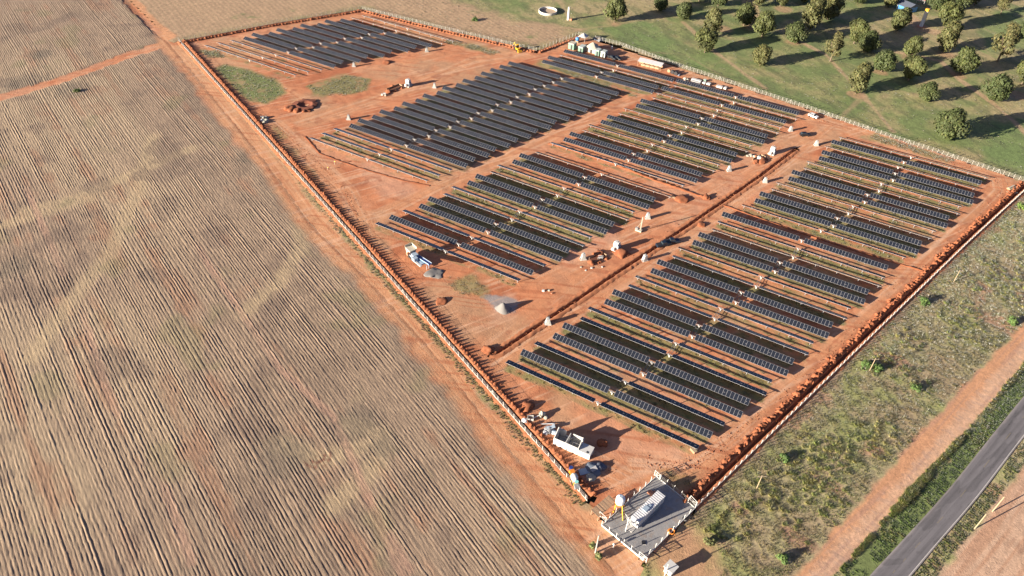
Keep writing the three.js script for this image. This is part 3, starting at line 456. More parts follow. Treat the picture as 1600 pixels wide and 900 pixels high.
const TUBE = join([bar([0, HUB, 0], [ROW_L, HUB, 0], 0.085, 8), ...slots.map((x) => box(0.06, 0.09, 0.5, x + 0.53, HUB + 0.06, 0))]);
const POST = join([box(0.16, HUB + 0.35, 0.16, 0, HUB / 2 - 0.2, 0), box(0.3, 0.26, 0.3, 0, HUB, 0)]);
const postX = [0.9, 7.2, 14.2, 21.2, 28.85, 36.5, 43.5, 50.5, 56.8];
const POSTS = join(postX.map((x) => POST.clone().translate(x, 0, 0)));
const DRIVE = join([box(0.5, 0.36, 0.4, 0, HUB - 0.05, 0), box(0.25, 0.7, 0.25, 0.2, HUB - 0.5, 0.2), cyl(0.14, 0.14, 0.5, -0.1, HUB + 0.05, 0.25, Math.PI / 2)]);
const LINK = join([bar([-0.45, HUB - 0.35, 0], [-0.45, HUB - 0.35, -5.5], 0.07), bar([0.45, HUB - 0.35, 0], [0.45, HUB - 0.35, -5.5], 0.07), ...[1.4, 2.8, 4.2].map((q) => box(0.9, 0.06, 0.08, 0, HUB - 0.35, -q))]);
const T_SUN = THREE.MathUtils.degToRad(25), T_AWAY = THREE.MathUtils.degToRad(-17.5);
const BLOCK_NAME = { R: 'big near block', M1: 'gravel heap block', M2: 'soil berm block', C: 'dense middle block', F: 'far corner block', T1: 'strip beside the camp', T2: 'orchard fence strip' };
{
  const r = rng(21);
  for (const [b, list] of Object.entries(BLOCKS)) list.forEach(([x, z, g], i) => {
    const near = b === 'R' || b === 'M1', ord = (i + 1) + (['th', 'st', 'nd', 'rd'][(i + 1) % 100 > 10 && (i + 1) % 100 < 14 ? 0 : (i + 1) % 10] ?? 'th');
    const o = thing('solar_tracker_row', `${ord} solar row from the front of the ${BLOCK_NAME[b]}, ${g ? 'dark panel faces showing' : 'panels tilted away edge-on'}`, 'solar tracker', x, z, 0, 'rows of solar trackers on the red earth');
    o.rotation.z = (r() - 0.5) * 0.004;
    part('torque_tube', TUBE, M.zinc, o);
    const tilt = (g ? T_SUN : T_AWAY) + (r() - 0.5) * 0.08 + (g ? 0 : (b === 'R' && i < 6 ? 0.05 : 0));
    if (near) {
      slots.forEach((sx) => { const p = shadows(new THREE.Mesh(PANEL, PMATS)); p.name = 'solar_panel'; p.position.set(sx, HUB, 0); p.rotation.x = tilt + (r() - 0.5) * 0.022; o.add(p); });
      postX.forEach((px) => { const p = shadows(new THREE.Mesh(POST, M.zinc)); p.name = 'post'; p.position.x = px; o.add(p); });
    } else {
      for (const s of STRIP) { const p = shadows(new THREE.Mesh(s, PMATS)); p.name = 'solar_panels'; p.position.y = HUB; p.rotation.x = tilt; p.userData.kind = 'stuff'; o.add(p); }
      part('posts', POSTS, M.zinc, o).userData.kind = 'stuff';
    }
    const d = part('drive_motor', DRIVE, M.white, o); d.position.x = ROW_L / 2;
    const nx = list[i + 1]; if (nx && nx[2] === g && Math.abs(nx[0] - x) < 0.9 && b !== 'F') { const l = part('drive_link', LINK, M.alu, o); l.position.x = ROW_L / 2; }
  });
}

// ---------------------------------------------------------------- fences
const meshTex = dataTex(64, 64, (i, j, o) => { const u = i / 64, v = j / 64, a = Math.abs((u + v) % 1 - 0.5), b = Math.abs((u - v + 1) % 1 - 0.5); o[0] = o[1] = o[2] = a < 0.03 || b < 0.03 ? 1 : 0; }, false, true);
const wireMat = new THREE.MeshStandardMaterial({ color: new THREE.Color().setRGB(0.4, 0.4, 0.38), roughness: 0.6, transparent: true, alphaMap: meshTex, side: THREE.DoubleSide });
const POST_F = join([box(0.13, 2.2, 0.13, 0, 0.8, 0), box(0.09, 0.34, 0.09, 0, 1.98, 0.1, 0.7)]);
const BRACE = join([bar([-1.35, -0.1, 0], [-0.05, 1.75, 0], 0.075), bar([1.35, -0.1, 0], [0.05, 1.75, 0], 0.075)]);
function fence(label, path, step, skirt, every, first, mat = M.post) {
  const o = thing('perimeter_fence', label, 'fence', path[0][0], path[0][1]), ox = path[0][0], oz = path[0][1];
  const pts = resample(path, step);
  pts.forEach(([x, z, h], i) => {
    const p = shadows(new THREE.Mesh(POST_F, mat)); p.name = 'post'; p.position.set(x - ox, 0, z - oz); p.rotation.set((LAT[i * 13 + 5] - 0.5) * 0.05, h, (LAT[i * 7 + 9] - 0.5) * 0.05); o.add(p);
    if (every && i % every === first) { const q = shadows(new THREE.Mesh(BRACE, M.post)); q.name = 'brace'; q.position.set(x - ox, 0, z - oz); q.rotation.y = h; o.add(q); }
  });
  const ribbon = (y0, y1) => { const g = []; for (let i = 0; i < path.length - 1; i++) { const a = path[i], b = path[i + 1], L = Math.hypot(b[0] - a[0], b[1] - a[1]); const q = new THREE.PlaneGeometry(L, y1 - y0); const uv = q.attributes.uv; for (let k = 0; k < 4; k++) uv.setXY(k, uv.getX(k) * L / 0.16, uv.getY(k) * (y1 - y0) / 0.16); g.push(put(q, (a[0] + b[0]) / 2 - ox, (y0 + y1) / 2, (a[1] + b[1]) / 2 - oz, 0, heading(...a, ...b), 0)); } return join(g); };
  part('wire_mesh', ribbon(0.1, 1.95), wireMat, o);
  const wires = []; for (const y of [0.5, 1.2, 1.9]) for (let i = 0; i < path.length - 1; i++) wires.push(bar([path[i][0] - ox, y, path[i][1] - oz], [path[i + 1][0] - ox, y, path[i + 1][1] - oz], 0.012, 4));
  part('wire', join(wires), M.zinc, o);
  if (skirt) { const g = []; for (let i = 0; i < path.length - 1; i++) { const a = path[i], b = path[i + 1], L = Math.hypot(b[0] - a[0], b[1] - a[1]); g.push(box(L, skirt + 0.3, 0.1, (a[0] + b[0]) / 2 - ox, skirt / 2 - 0.1, (a[1] + b[1]) / 2 - oz, 0, heading(...a, ...b), 0)); } part('skirting', join(g), std(0.5, 0.48, 0.44, 0.9), o); }
  return o;
}
fence('long white post fence with pale skirting beside the ploughed field', FENCE_W, 2.5, 0.3, 20, 9, M.white);
fence('white post fence with thick pale skirting between the dug ridge and the green scrub', FENCE_S, 2.4, 0.5, 0, 0, M.white);
fence('white post fence at the far corner block beside the crossing earth roads', FENCE_NW, 2.6, 0.25, 0, 0);
fence('white post fence behind the far corner block facing the brown stubble', FENCE_N, 2.5, 0, 10, 4);
fence('short white post fence running up to the camp of tents', FENCE_J, 2.4, 0, 0, 0);
fence('white post fence with paired braces along the green orchard', FENCE_E, 1.95, 0, 9, 5);

// ---------------------------------------------------------------- heaps of dug earth along the fences
{
  const r = rng(4), spots = [];
  for (const [x, z, h] of resample(shift(FENCE_W, -2.55), 1.42)) spots.push([x, z, h, 0]);
  for (const [x, z, h] of resample(shift(FENCE_S, -2.7), 1.3)) { spots.push([x, z, h, 1]); if (r() < 0.35) spots.push([x + (r() - 0.5) * 1.2 - 0.9, z + (r() - 0.5) - 0.2, h, 2]); }
  for (const [x, z, h] of resample(shift(FENCE_NW, 2.7), 1.7)) spots.push([x, z, h, 0]);
  for (const [x, z, h] of resample(shift(FENCE_N, 2.7), 1.9)) spots.push([x, z, h, 0]);
  for (const [x, z, h] of resample(shift(FENCE_J, 2.5), 1.9)) spots.push([x, z, h, 0]);
  const heaps = spots.filter((s) => s[3] < 2).sort((a, b) => Math.hypot(a[0], a[1]) - Math.hypot(b[0], b[1])), rest = spots.filter((s) => s[3] === 2).concat(heaps.splice(295));
  const geo = [0, 1, 2, 3].map((k) => lump(0.68, 0.8, k * 5 + 1, 0.3)), spiky = [0, 1, 2].map((k) => lump(0.72, 0.85, k * 9 + 31, 0.6));
  const L0 = 'rounded heap of orange earth in the line inside the field side fence', L1 = 'rough heap of orange earth on the ridge beside the scrub fence', G0 = 'earth heaps along the field side fence', G1 = 'earth heaps along the scrub side fence';
  heaps.forEach(([x, z, h, k], i) => {
    const m = shadows(new THREE.Mesh(k ? spiky[i % 3] : geo[i % 4], M.redEarth)); m.name = numbered('earth_heap'); scene.add(m);
    const far = !k && x < -240 && z < -236; tag(m, k ? L1 : L0, 'earth heap', k ? G1 : G0);
    m.position.set(x + (r() - 0.5) * 0.3, land(x, z), z + (r() - 0.5) * 0.3); m.rotation.y = r() * 6.3; const s = (k ? 0.72 + r() * 0.45 : 0.62 + r() * 0.24); m.scale.set(s * (0.85 + r() * 0.35), s * (k ? 0.75 + r() * 0.6 : 0.95 + r() * 0.85), s * (0.85 + r() * 0.35)); m.rotation.x = (r() - 0.5) * 0.3;
  });
  const gs = rest.map(([x, z, h, k], i) => { const s = (k === 2 ? 0.6 : 0.85) + r() * 0.3, g = (k ? spiky[i % 3] : geo[i % 4]).clone(); g.applyMatrix4(M4.compose(new THREE.Vector3(x, land(x, z), z), Q.setFromEuler(E.set(0, r() * 6.3, 0)), new THREE.Vector3(s, s * (0.7 + r() * 0.5), s))); return g; });
  const far = part('earth_ridge', gs, M.redEarth, scene); tag(far, 'broken ridge of dug orange earth along the inside of the far fences', 'earth ridge', null, 'stuff');
  // loose clods scattered round trenches and roads
  const clodG = lump(0.1, 0.08, 3, 0.5, 1), N = 5200, im = new THREE.InstancedMesh(clodG, M.redEarth, N), m = new THREE.Matrix4(), lines = [shift(FENCE_S, -3.4), shift(FENCE_W, -3.2), TRENCH, ROADS[0][0], ROADS[5][0]]; let k = 0;
  while (k < N) { const p = lines[(r() * lines.length) | 0], i = (r() * (p.length - 1)) | 0, t = r(), w = (r() - 0.5) * (r() - 0.5) * 14, dx = p[i + 1][0] - p[i][0], dz = p[i + 1][1] - p[i][1], L = Math.hypot(dx, dz), x = p[i][0] + dx * t - dz / L * w, z = p[i][1] + dz * t + dx / L * w, s = 0.5 + r() * r() * 1.6; if (!inSite(x, z)) continue; m.compose(new THREE.Vector3(x, soilH(x, z), z), Q.setFromEuler(E.set(0, r() * 6, 0)), new THREE.Vector3(s, s, s)); im.setMatrixAt(k++, m); }
  shadows(im); im.name = 'gravel'; tag(im, 'scattered clods of red earth along the trenches and site roads', 'clods', null, 'stuff'); scene.add(im);
}
const heap = (label, x, z, rad, h, seed, mat = M.redEarth, cat = 'earth pile', name = 'earth_pile') => { const m = part(name, lump(rad, h, seed, 0.45, 3), mat, scene); m.name = numbered(name); m.position.set(x, land(x, z) - 0.05, z); return tag(m, label, cat); };
heap('pale conical gravel heap on the open earth below the tracker block', -83.9, -149.3, 2.9, 3.5, 2, M.gravel, 'gravel heap', 'gravel_heap').geometry = (() => { const g = new THREE.ConeGeometry(2.35, 3.1, 40, 10, false), p = g.attributes.position; for (let i = 0; i < p.count; i++) { const n = 1 + (vn(p.getX(i) * 1.4 + 8, p.getZ(i) * 1.4 + p.getY(i)) - 0.5) * 0.28; const y = p.getY(i) + 1.55, k = y > 2.6 ? 0.9 : 1; p.setXYZ(i, p.getX(i) * n * (1 + 0.18 * ss(1, 0, y)), y * k - 0.1, p.getZ(i) * n); } g.computeVertexNormals(); return g; })();
heap('red earth pile beside the white building under construction', -35.9, -119.1, 1.3, 1.2, 7);
heap('red earth pile behind the dumped timber at the end of the field fence heaps', -58.2, -119.5, 1.7, 0.9, 8);
heap('dark red earth pile beside the round pit near the far green patch', -226.0, -209.0, 2.4, 1.3, 11);
heap('second red earth pile beside the round pit, nearer the track', -222.3, -209.4, 1.8, 1.1, 14);
heap('red earth pile behind the round pit', -218.6, -211.2, 1.8, 0.8, 15);
heap('orange earth pile beside the far transformer excavation near the orchard road', -40.0, -279.9, 2.0, 1.0, 16);
heap('orange earth pile at the end of the soil berm by the site road', -50.3, -242.7, 1.6, 1.1, 18);
heap('spread earth pile beside the timber at the berm end', -58.0, -236.7, 2.4, 0.9, 19);
heap('small orange earth pile near the two dark pickups', -46.2, -225.3, 1.5, 0.7, 20);
heap('orange earth pile on the near edge of the central excavation', -63.7, -194.7, 2.2, 1.1, 22);
heap('orange earth pile behind the central excavation', -69.9, -190.4, 1.6, 0.9, 23);
heap('small red earth pile at the start of the central trench', -78.6, -132.0, 1.5, 1.0, 25);
heap('red earth pile between the mobile crusher and the heaps', -102.2, -142.4, 1.7, 0.6, 27);
heap('low red earth pile on the far open ground by the white kiosk', -218.7, -268.3, 2.0, 0.6, 29);
// long spoil berms
function berm(label, path, w, h) { const pts = resample(path, 0.7), pos = [], uv = [], idx = [], m = 7; pts.forEach(([x, z, , ux, uz], i) => { for (let k = 0; k < m; k++) { const a = (k / (m - 1) - 0.5) * 2 * w, n = vn(i * 0.6 + k, k * 2.3), px = x - uz * a * (0.8 + 0.4 * n), pz = z + ux * a * (0.8 + 0.4 * n); pos.push(px, land(px, pz) - 0.12 + h * Math.pow(Math.cos((k / (m - 1) - 0.5) * Math.PI), 1.0) * (0.5 + n), pz); uv.push(px, pz); } }); for (let i = 0; i < pts.length - 1; i++) for (let k = 0; k < m - 1; k++) { const a = i * m + k; idx.push(a, a + 1, a + m, a + 1, a + m + 1, a + m); } const g = new THREE.BufferGeometry(); g.setAttribute('position', new THREE.Float32BufferAttribute(pos, 3)); g.setAttribute('uv', new THREE.Float32BufferAttribute(uv, 2)); g.setIndex(idx); g.computeVertexNormals(); const o = part('earth_berm', g, M.redEarth, scene); o.name = numbered('earth_berm'); return tag(o, label, 'earth berm'); }
berm('long low berm of orange spoil between two tracker blocks', pairs([-118.8, -244.9, -95.2, -245.7, -72.1, -243.0, -50.2, -242.3]), 0.7, 0.55);
berm('long thin berm of pale spoil crossing the big near block to the scrub fence', pairs([-43.9, -241.4, -19.1, -239.9, 3.3, -239.7, 27.5, -240.8]), 0.45, 0.4);
berm('low broken berm of spoil below the first rows of the middle block', pairs([-205.0, -195.1, -191.1, -188.3, -172.0, -188.5, -152.3, -190.6, -141.8, -193.3]), 0.7, 0.3);
berm('uneven bank of dug red earth under the heaps beside the field side fence', shift(FENCE_W, -2.5), 0.8, 0.1);
berm('uneven bank of dug red earth under the heaps beside the scrub fence', shift(FENCE_S, -2.8), 1.0, 0.3);
{ // round dug pit at the far end
  const g = new THREE.LatheGeometry([[0.01, -1.6], [1.6, -1.5], [2.5, -0.5], [2.9, 0.35], [3.5, 0.5], [4.4, 0.05], [5.2, -0.2]].map((q) => new THREE.Vector2(...q)), 28), p = g.attributes.position; for (let i = 0; i < p.count; i++) { const n = 0.8 + 0.4 * vn(p.getX(i) * 0.9 + 20, p.getZ(i) * 0.9 + 20); p.setX(i, p.getX(i) * n); p.setZ(i, p.getZ(i) * n); } g.computeVertexNormals();
  const pit = part('round_pit', g, std(0.2, 0.065, 0.035, 0.95), scene); pit.position.set(-222.2, -214.9); pit.position.set(pit.position.x, 0.62, pit.position.y); pit.scale.y = 0.42; tag(pit, 'round dug pit with a dark red rim near the far green patch', 'pit');
}

// ---------------------------------------------------------------- white inverter kiosks at the row ends
const kioskWhite = std(0.4, 0.4, 0.385, 0.6);
function kiosk() {
  const o = thing('inverter_kiosk', 'x', 'inverter kiosk', 0, 0, 0, 'white inverter kiosks at the row ends');
  part('plinth', box(2.6, 0.55, 2.0, 0, 0.15, 0), M.concrete, o);
  part('cabinet', prism([[-1.15, 0.42], [1.15, 0.42], [0.55, 3.0], [-0.5, 3.0]], 1.5, 0.04), kioskWhite, o);
  part('cap', join([box(1.3, 0.12, 1.7, 0, 3.07, 0), box(0.5, 0.35, 0.5, -0.1, 3.3, 0)]), kioskWhite, o);
  part('door', box(0.06, 1.7, 1.15, 0.93, 1.6, 0, 0, 0, 0.225), M.slate, o);
  part('door', box(1.1, 1.5, 0.05, 0.0, 1.45, 0.77), M.greenRoof, o);
  part('cable_box', box(0.5, 0.7, 0.6, -1.35, 0.6, 0.3), M.zinc, o);
  return o;
}
{
  const k0 = kiosk(), list = [[-69.0, -150.9, 'white inverter kiosk beside the central trench below the gravel heap', 0.95], [-73.6, -184.8, 'white inverter kiosk next to the central excavation pit', 0.95], [-55.7, -195.3, 'white inverter kiosk just below the two dark pickups', 0.95], [-64.1, -218.4, 'white inverter kiosk beside the thin drilling mast', 0.9], [-49.0, -265.6, 'white inverter kiosk at the row ends behind the soil berm', 0.85], [-34.5, -265.2, 'white inverter kiosk across the road from the far transformer excavation', 0.85], [-36.4, -310.9, 'white inverter kiosk near the white car', 0.85], [-24.1, -305.0, 'white inverter kiosk at the top of the big near block', 0.85], [-198.9, -215.6, 'white inverter kiosk at the lower corner of the dense middle block', 0.85], [-185.4, -259.6, 'white inverter kiosk near the small far excavation', 0.85], [-210.0, -288.8, 'white inverter kiosk by the end of the far corner block nearest the camp', 0.8], [-229.1, -256.3, 'white inverter kiosk at the middle of the far corner block ends', 0.8]];
  list.forEach(([x, z, label, s], i) => { const o = i ? copy(k0, label, x, z, 0.5 + LAT[i * 3] * 0.5) : k0; o.position.set(x, 0, z); if (!i) { o.userData.label = label; o.rotation.y = 0.6; } o.scale.setScalar(s * 0.8); });
}

// ---------------------------------------------------------------- buildings and yard at the near corner
{ // substation pad
  const C = [[-25.8, -97.0], [-13.9, -93.9], [-8.3, -113.0], [-19.8, -116.5]], sh = new THREE.Shape(C.map((c) => new THREE.Vector2(c[0], -c[1])));
  const g = new THREE.ExtrudeGeometry(sh, { depth: 0.35, bevelEnabled: false }).rotateX(-Math.PI / 2), t = dataTex(512, 512, (i, j, o) => { const n = fbm(i * 0.02, j * 0.02, 4), s = vn(i * 0.8, j * 0.8), st = vn(i * 0.03 + 5, j * 0.3), k = 0.26 + 0.12 * (n - 0.5) + 0.05 * (s - 0.5) + 0.03 * (st - 0.5); o[0] = k * 1.02; o[1] = k; o[2] = k * 1.0; mixc(o, [0.26, 0.2, 0.16], 0.5 * ss(0.6, 0.75, n)); }, true, true); t.repeat.set(0.07, 0.07);
  struct('gravel_pad', g, new THREE.MeshStandardMaterial({ map: t, roughness: 0.95, bumpMap: clod(0.25 * 8, 0.25 * 8, 8), bumpScale: 0.03 }), 'grey gravel pad of the small substation at the near corner').position.y = 0.02;
  const o = thing('substation_fence', 'white walled and post fence round the grey substation pad', 'fence', C[0][0], C[0][1]), ox = C[0][0], oz = C[0][1];
  C.forEach((a, i) => {
    const b = C[(i + 1) % 4], L = Math.hypot(b[0] - a[0], b[1] - a[1]), h = heading(...a, ...b), gate = i === 2;
    part('wall', box(L + 0.15, 0.5, 0.15, (a[0] + b[0]) / 2 - ox, 0.3, (a[1] + b[1]) / 2 - oz, 0, h), M.plaster, o);
    for (let s = 0; s < L - 0.8; s += 2.2) { const p = shadows(new THREE.Mesh(POST_F, M.white)); p.name = 'post'; p.position.set(a[0] - ox + (b[0] - a[0]) * s / L, 0.3, a[1] - oz + (b[1] - a[1]) * s / L); p.rotation.y = h; o.add(p); }
    const q = new THREE.PlaneGeometry(L, 1.7), uv = q.attributes.uv; for (let k = 0; k < 4; k++) uv.setXY(k, uv.getX(k) * L / 0.16, uv.getY(k) * 10); part('wire_mesh', put(q, (a[0] + b[0]) / 2 - ox, 1.3, (a[1] + b[1]) / 2 - oz, 0, h, 0), wireMat, o);
  });
  // gate frames standing at two corners
  const gateOf = (label, x0, z0, x1, z1) => { const L = Math.hypot(x1 - x0, z1 - z0), o2 = thing('metal_gate', label, 'gate', x0, z0, heading(x0, z0, x1, z1)); part('frame', join([bar([0, 0.3, 0], [0, 2.5, 0], 0.09), bar([L, 0.3, 0], [L, 2.5, 0], 0.09), bar([0, 2.4, 0], [L, 2.4, 0], 0.07), bar([0, 0.9, 0], [L, 0.9, 0], 0.06), bar([0, 1.6, 0], [L, 1.6, 0], 0.05)]), M.white, o2); part('diagonal', bar([0.1, 0.5, 0.02], [L - 0.1, 2.3, 0.02], 0.05), M.white, o2); };
  gateOf('white tubular gate at the field side corner of the substation pad', -27.3, -98.8, -25.3, -98.1); gateOf('white tubular gate at the front corner of the substation pad', -15.1, -94.1, -13.1, -93.6); gateOf('white tubular gate at the trench side corner of the substation pad', -10.2, -114.3, -8.2, -113.3); gateOf('white tubular gate at the back corner of the substation pad', -20.4, -116.6, -18.6, -115.9);
}
{ // container house on the pad
  const o = thing('electrical_house', 'long white corrugated container house on the grey substation pad', 'container', -17.9, -105.6, 0); const h = heading(-18.7, -99.7, -15.6, -111.1); o.rotation.y = h; o.position.y = 0.37;
  const w = 2.2, L = 10.2, H = 2.75;
  part('body', box(L, H, w, 0, H / 2 + 0.15, 0), M.roofWhite, o);
  const ribs = []; for (let x = -L / 2 + 0.35; x < L / 2; x += 0.62) ribs.push(box(0.16, 0.09, w + 0.06, x, H + 0.19, 0)); part('roof', join([box(L + 0.1, 0.05, w + 0.1, 0, H + 0.17, 0), ...ribs]), std(0.62, 0.62, 0.63, 0.5), o);
  const sr = []; for (let x = -L / 2 + 0.3; x < L / 2; x += 0.45) for (const s of [-1, 1]) sr.push(box(0.14, H - 0.2, 0.05, x, H / 2 + 0.15, s * (w / 2 + 0.02))); part('wall_rib', join(sr), M.roofWhite, o).userData.kind = 'stuff';
  part('rooftop_unit', join([box(1.5, 0.28, 1.2, -1.1, H + 0.38, 0), box(0.6, 0.2, 0.6, 0.3, H + 0.34, 0.2)]), M.pale, o);
  part('air_conditioner', box(0.7, 0.9, 0.8, -L / 2 - 0.36, 1.9, 0.5), M.white, o); part('air_conditioner', box(0.5, 0.7, 0.6, -L / 2 - 0.3, 1.4, -0.6), M.zinc, o);
  part('door', box(1.0, 2.1, 0.06, 2.2, 1.25, w / 2 + 0.06), M.greenRoof, o); for (const x of [-3.2, -0.6, 4.0]) part('vent', join([0, 1, 2, 3].map((k) => box(0.9, 0.08, 0.08, x, 1.7 + k * 0.16, -w / 2 - 0.07))), M.zinc, o); part('door', box(1.8, 2.2, 0.06, L / 2 - 1.4, 1.3, -w / 2 - 0.06), M.pale, o); part('cable_tray', box(L * 0.9, 0.12, 0.3, 0, 0.25, w / 2 + 0.25), M.zinc, o);
  part('step', box(1.6, 0.3, 1.6, -L / 2 - 0.9, 0.0, 0), M.concrete, o);
  o.userData.kind = 'thing';
}
const post = (label, x, z, h, r, arm, mat = M.post, name = 'utility_pole', lean = 0) => { const o = thing(name, label, 'pole', x, z); part('pole', cyl(r * 0.75, r, h + 0.3, 0, h / 2 - 0.15, 0), mat, o); if (arm) { const a = part('crossarm', box(arm, 0.14, 0.12, 0, h - 0.35, 0.12), mat, o); for (const s of [-0.45, 0, 0.45]) part('insulator', cyl(0.05, 0.06, 0.22, s * arm * 0.9, h - 0.18, 0.12), M.steel, o); } o.rotation.y = lean; return o; };
post('thick white concrete pole among shrubs on the earth road outside the pad', -24.1, -90.0, 7.4, 0.22, 0);
{ const o = post('white pole with cross arms standing on the pad beside the container', -20.3, -98.5, 6.3, 0.17, 2.4, M.white); o.rotation.y = -0.6; part('bracket', box(2.0, 0.12, 0.12, 0.3, 5.2, 0.1), M.white, o); part('transformer', cyl(0.35, 0.35, 0.9, 0.4, 4.4, 0), M.zinc, o); }
{ const o = post('slim white pole beside the small white hut at the bottom edge', -8.3, -93.1, 5.0, 0.14, 0, M.white); }
post('wooden utility pole with crossarm in the scrub near the substation', 3.0, -126.7, 5.4, 0.13, 2.2, M.paleWood, 'utility_pole', 0.6);
post('pale utility pole with crossarm and green bushes at its foot in the scrub', 19.8, -183.5, 5.2, 0.13, 2.2, M.paleWood, 'utility_pole', 0.6);
post('pale utility pole with crossarm in the scrub farthest from the substation', 36.4, -240.2, 5.2, 0.13, 2.2, M.paleWood, 'utility_pole', 0.6);
post('bare pole beyond the asphalt road, nearer the bottom edge', 51.6, -143.0, 6.4, 0.15, 0, M.paleWood); post('bare pole beyond the asphalt road, farther from the bottom edge', 55.0, -150.6, 6.4, 0.15, 0, M.paleWood);
post('thin white post beyond the fence corner behind the pale bush', -172.5, -372.6 , 0.6, 0.08, 0, M.post);
{ // wires of the scrub line
  const o = thing('power_line', 'thin sagging wires strung between the utility poles over the scrub', 'wires', 0, 0), P = [[3.0, -126.7], [19.8, -183.5], [36.4, -240.2]], gs = [];
  for (let i = 0; i < 2; i++) for (const s of [-0.9, 0.9]) { const [a, b] = [P[i], P[i + 1]], c = new THREE.QuadraticBezierCurve3(new THREE.Vector3(a[0] + s, 5.2, a[1]), new THREE.Vector3((a[0] + b[0]) / 2 + s, 4.0, (a[1] + b[1]) / 2), new THREE.Vector3(b[0] + s, 5.1, b[1])); gs.push(new THREE.TubeGeometry(c, 16, 0.012, 4)); } part('wire', gs, M.steel, o);
}
{ // small hut by the bottom edge
  const o = thing('small_hut', 'small white flat roofed hut at the bottom edge below the pad', 'hut', -7.7, -94.5, heading(-9.4, -94.8, -8.8, -96.8)); part('wall', box(1.9, 2.2, 1.9, 0, 1.1, 0), M.plaster, o); part('roof', box(2.5, 0.18, 2.5, 0, 2.3, 0), M.white, o); part('door', box(0.05, 1.8, 0.8, 0.97, 0.95, 0.2), M.wood, o);
}
{ // lamp on the road
  const o = thing('marker_post', 'short white marker lamp on the earth road beside the pad', 'marker', -21.1, -93.2); part('pole', cyl(0.07, 0.08, 1.6, 0, 0.7, 0), M.white, o); part('cap', ball(0.3, 0, 1.6, 0), M.white, o);
}
{ // elevated tank
  const o = thing('water_tank', 'round white water tank raised on yellow legs beside the pad', 'water tank', -24.2, -103.1), R = 1.1, b = 3.1;
  part('tank', put(new THREE.LatheGeometry([[0.01, 0], [R * 0.9, 0], [R, 0.15], [R, 1.7], [R * 0.92, 1.95], [0.5, 2.35], [0.45, 2.45], [0.01, 2.5]].map((q) => new THREE.Vector2(...q)), 24), 0, b, 0), std(0.72, 0.76, 0.8, 0.45), o);
  part('lid', cyl(0.42, 0.45, 0.16, 0, b + 2.5, 0), M.pale, o); part('platform', cyl(1.2, 1.2, 0.16, 0, b - 0.1, 0), M.orange, o);
  for (let i = 0; i < 4; i++) { const a = i * Math.PI / 2 + 0.5; part('leg', bar([Math.cos(a) * 1.1, b - 0.15, Math.sin(a) * 1.1], [Math.cos(a) * 1.6, -0.2, Math.sin(a) * 1.6], 0.13), M.yellow, o); }
  part('chute', join([bar([0.9, b, 0.6], [2.2, 0.4, 2.4], 0.14), bar([1.2, b, 0.2], [2.5, 0.4, 2.0], 0.05)]), M.yellow, o);
}
{ // timber shelter
  const o = thing('timber_shelter', 'brown plank roofed shelter beside the pad and the earth road', 'shelter', -27.3, -101.0, heading(-29.2, -98.9, -27.4, -104.5)), n = 16, L = 6.4;
  for (let i = 0; i < n; i++) { const p = part('plank', box(L / n - 0.05, 0.06, 2.5, -L / 2 + (i + 0.5) * L / n, 1.9 + (LAT[i + 40] - 0.5) * 0.05, 0, 0.03), i % 3 ? M.wood : std(0.3, 0.2, 0.13, 0.9), o); }
  for (const [x, z] of [[-3, -1.1], [3, -1.1], [-3, 1.1], [3, 1.1]]) part('post', box(0.14, 2, 0.14, x, 0.9, z), M.wood, o); part('beam', join([box(L, 0.14, 0.12, 0, 1.8, -1.1), box(L, 0.14, 0.12, 0, 1.8, 1.1)]), M.wood, o);
}
{ // white building under construction
  const o = thing('unfinished_building', 'roofless white block building with gable walls and grey rooms', 'building', -46.7, -112.0, heading(-46.7, -112.0, -36.3, -112.5));
  const L1 = 7.0, D = 3.6, L2 = 10.2, H = 2.7, t = 0.18;
  part('floor', box(L1, 0.2, D, L1 / 2, 0.05, -D / 2), M.floor, o);
  part('front_wall', join([box(L1, H, t, L1 / 2, H / 2, 0)]), M.plaster, o);
  part('back_wall', join([box(L1 * 0.28, H, t, L1 * 0.14, H / 2, -D), box(L1 * 0.4, H, t, L1 * 0.76, H / 2, -D), box(L1 * 0.34, 0.9, t, L1 * 0.42, 0.45, -D)]), M.plaster, o);
  const gable = (h) => prism([[0, 0], [D + 0.2, 0], [D + 0.2, H], [(D + 0.2) * 0.75, h], [0, H * 0.98]], t);
  for (const [x, h] of [[t / 2, 4.1], [L1 - t / 2, 4.0]]) part('gable_wall', gable(h).rotateY(Math.PI / 2).translate(x, 0, 0.1), M.plaster, o);
  part('partition', box(t, H + 0.1, D - t, L1 * 0.47, H / 2, -D / 2), M.plaster, o); part('partition', box(L1 * 0.3, H * 0.5, t, L1 * 0.8, H * 0.25, -D * 0.6), M.plaster, o);
  part('roof_slab', box(L2 - L1, 0.16, D * 0.8, (L1 + L2) / 2 + 0.1, 1.95, -D * 0.4 + 0.1), M.white, o);
  part('side_wall', join([box(L2 - L1, 1.9, t, (L1 + L2) / 2, 0.93, 0.02), box(t, 1.9, D * 0.8, L2 - 0.1, 0.93, -D * 0.4)]), M.plaster, o);
  part('hatch', box(0.6, 0.05, 0.5, L2 - 0.9, 2.05, -0.5), M.dark, o); part('column', box(0.22, 1.2, 0.22, L1 + 0.1, H + 0.5, -D * 0.55), M.plaster, o);
}
function stackOf(name, label, cat, x, z, turn, pieces) { const o = thing(name, label, cat, x, z, turn); for (const [n, g, m] of pieces) part(n, g, m, o); return o; }
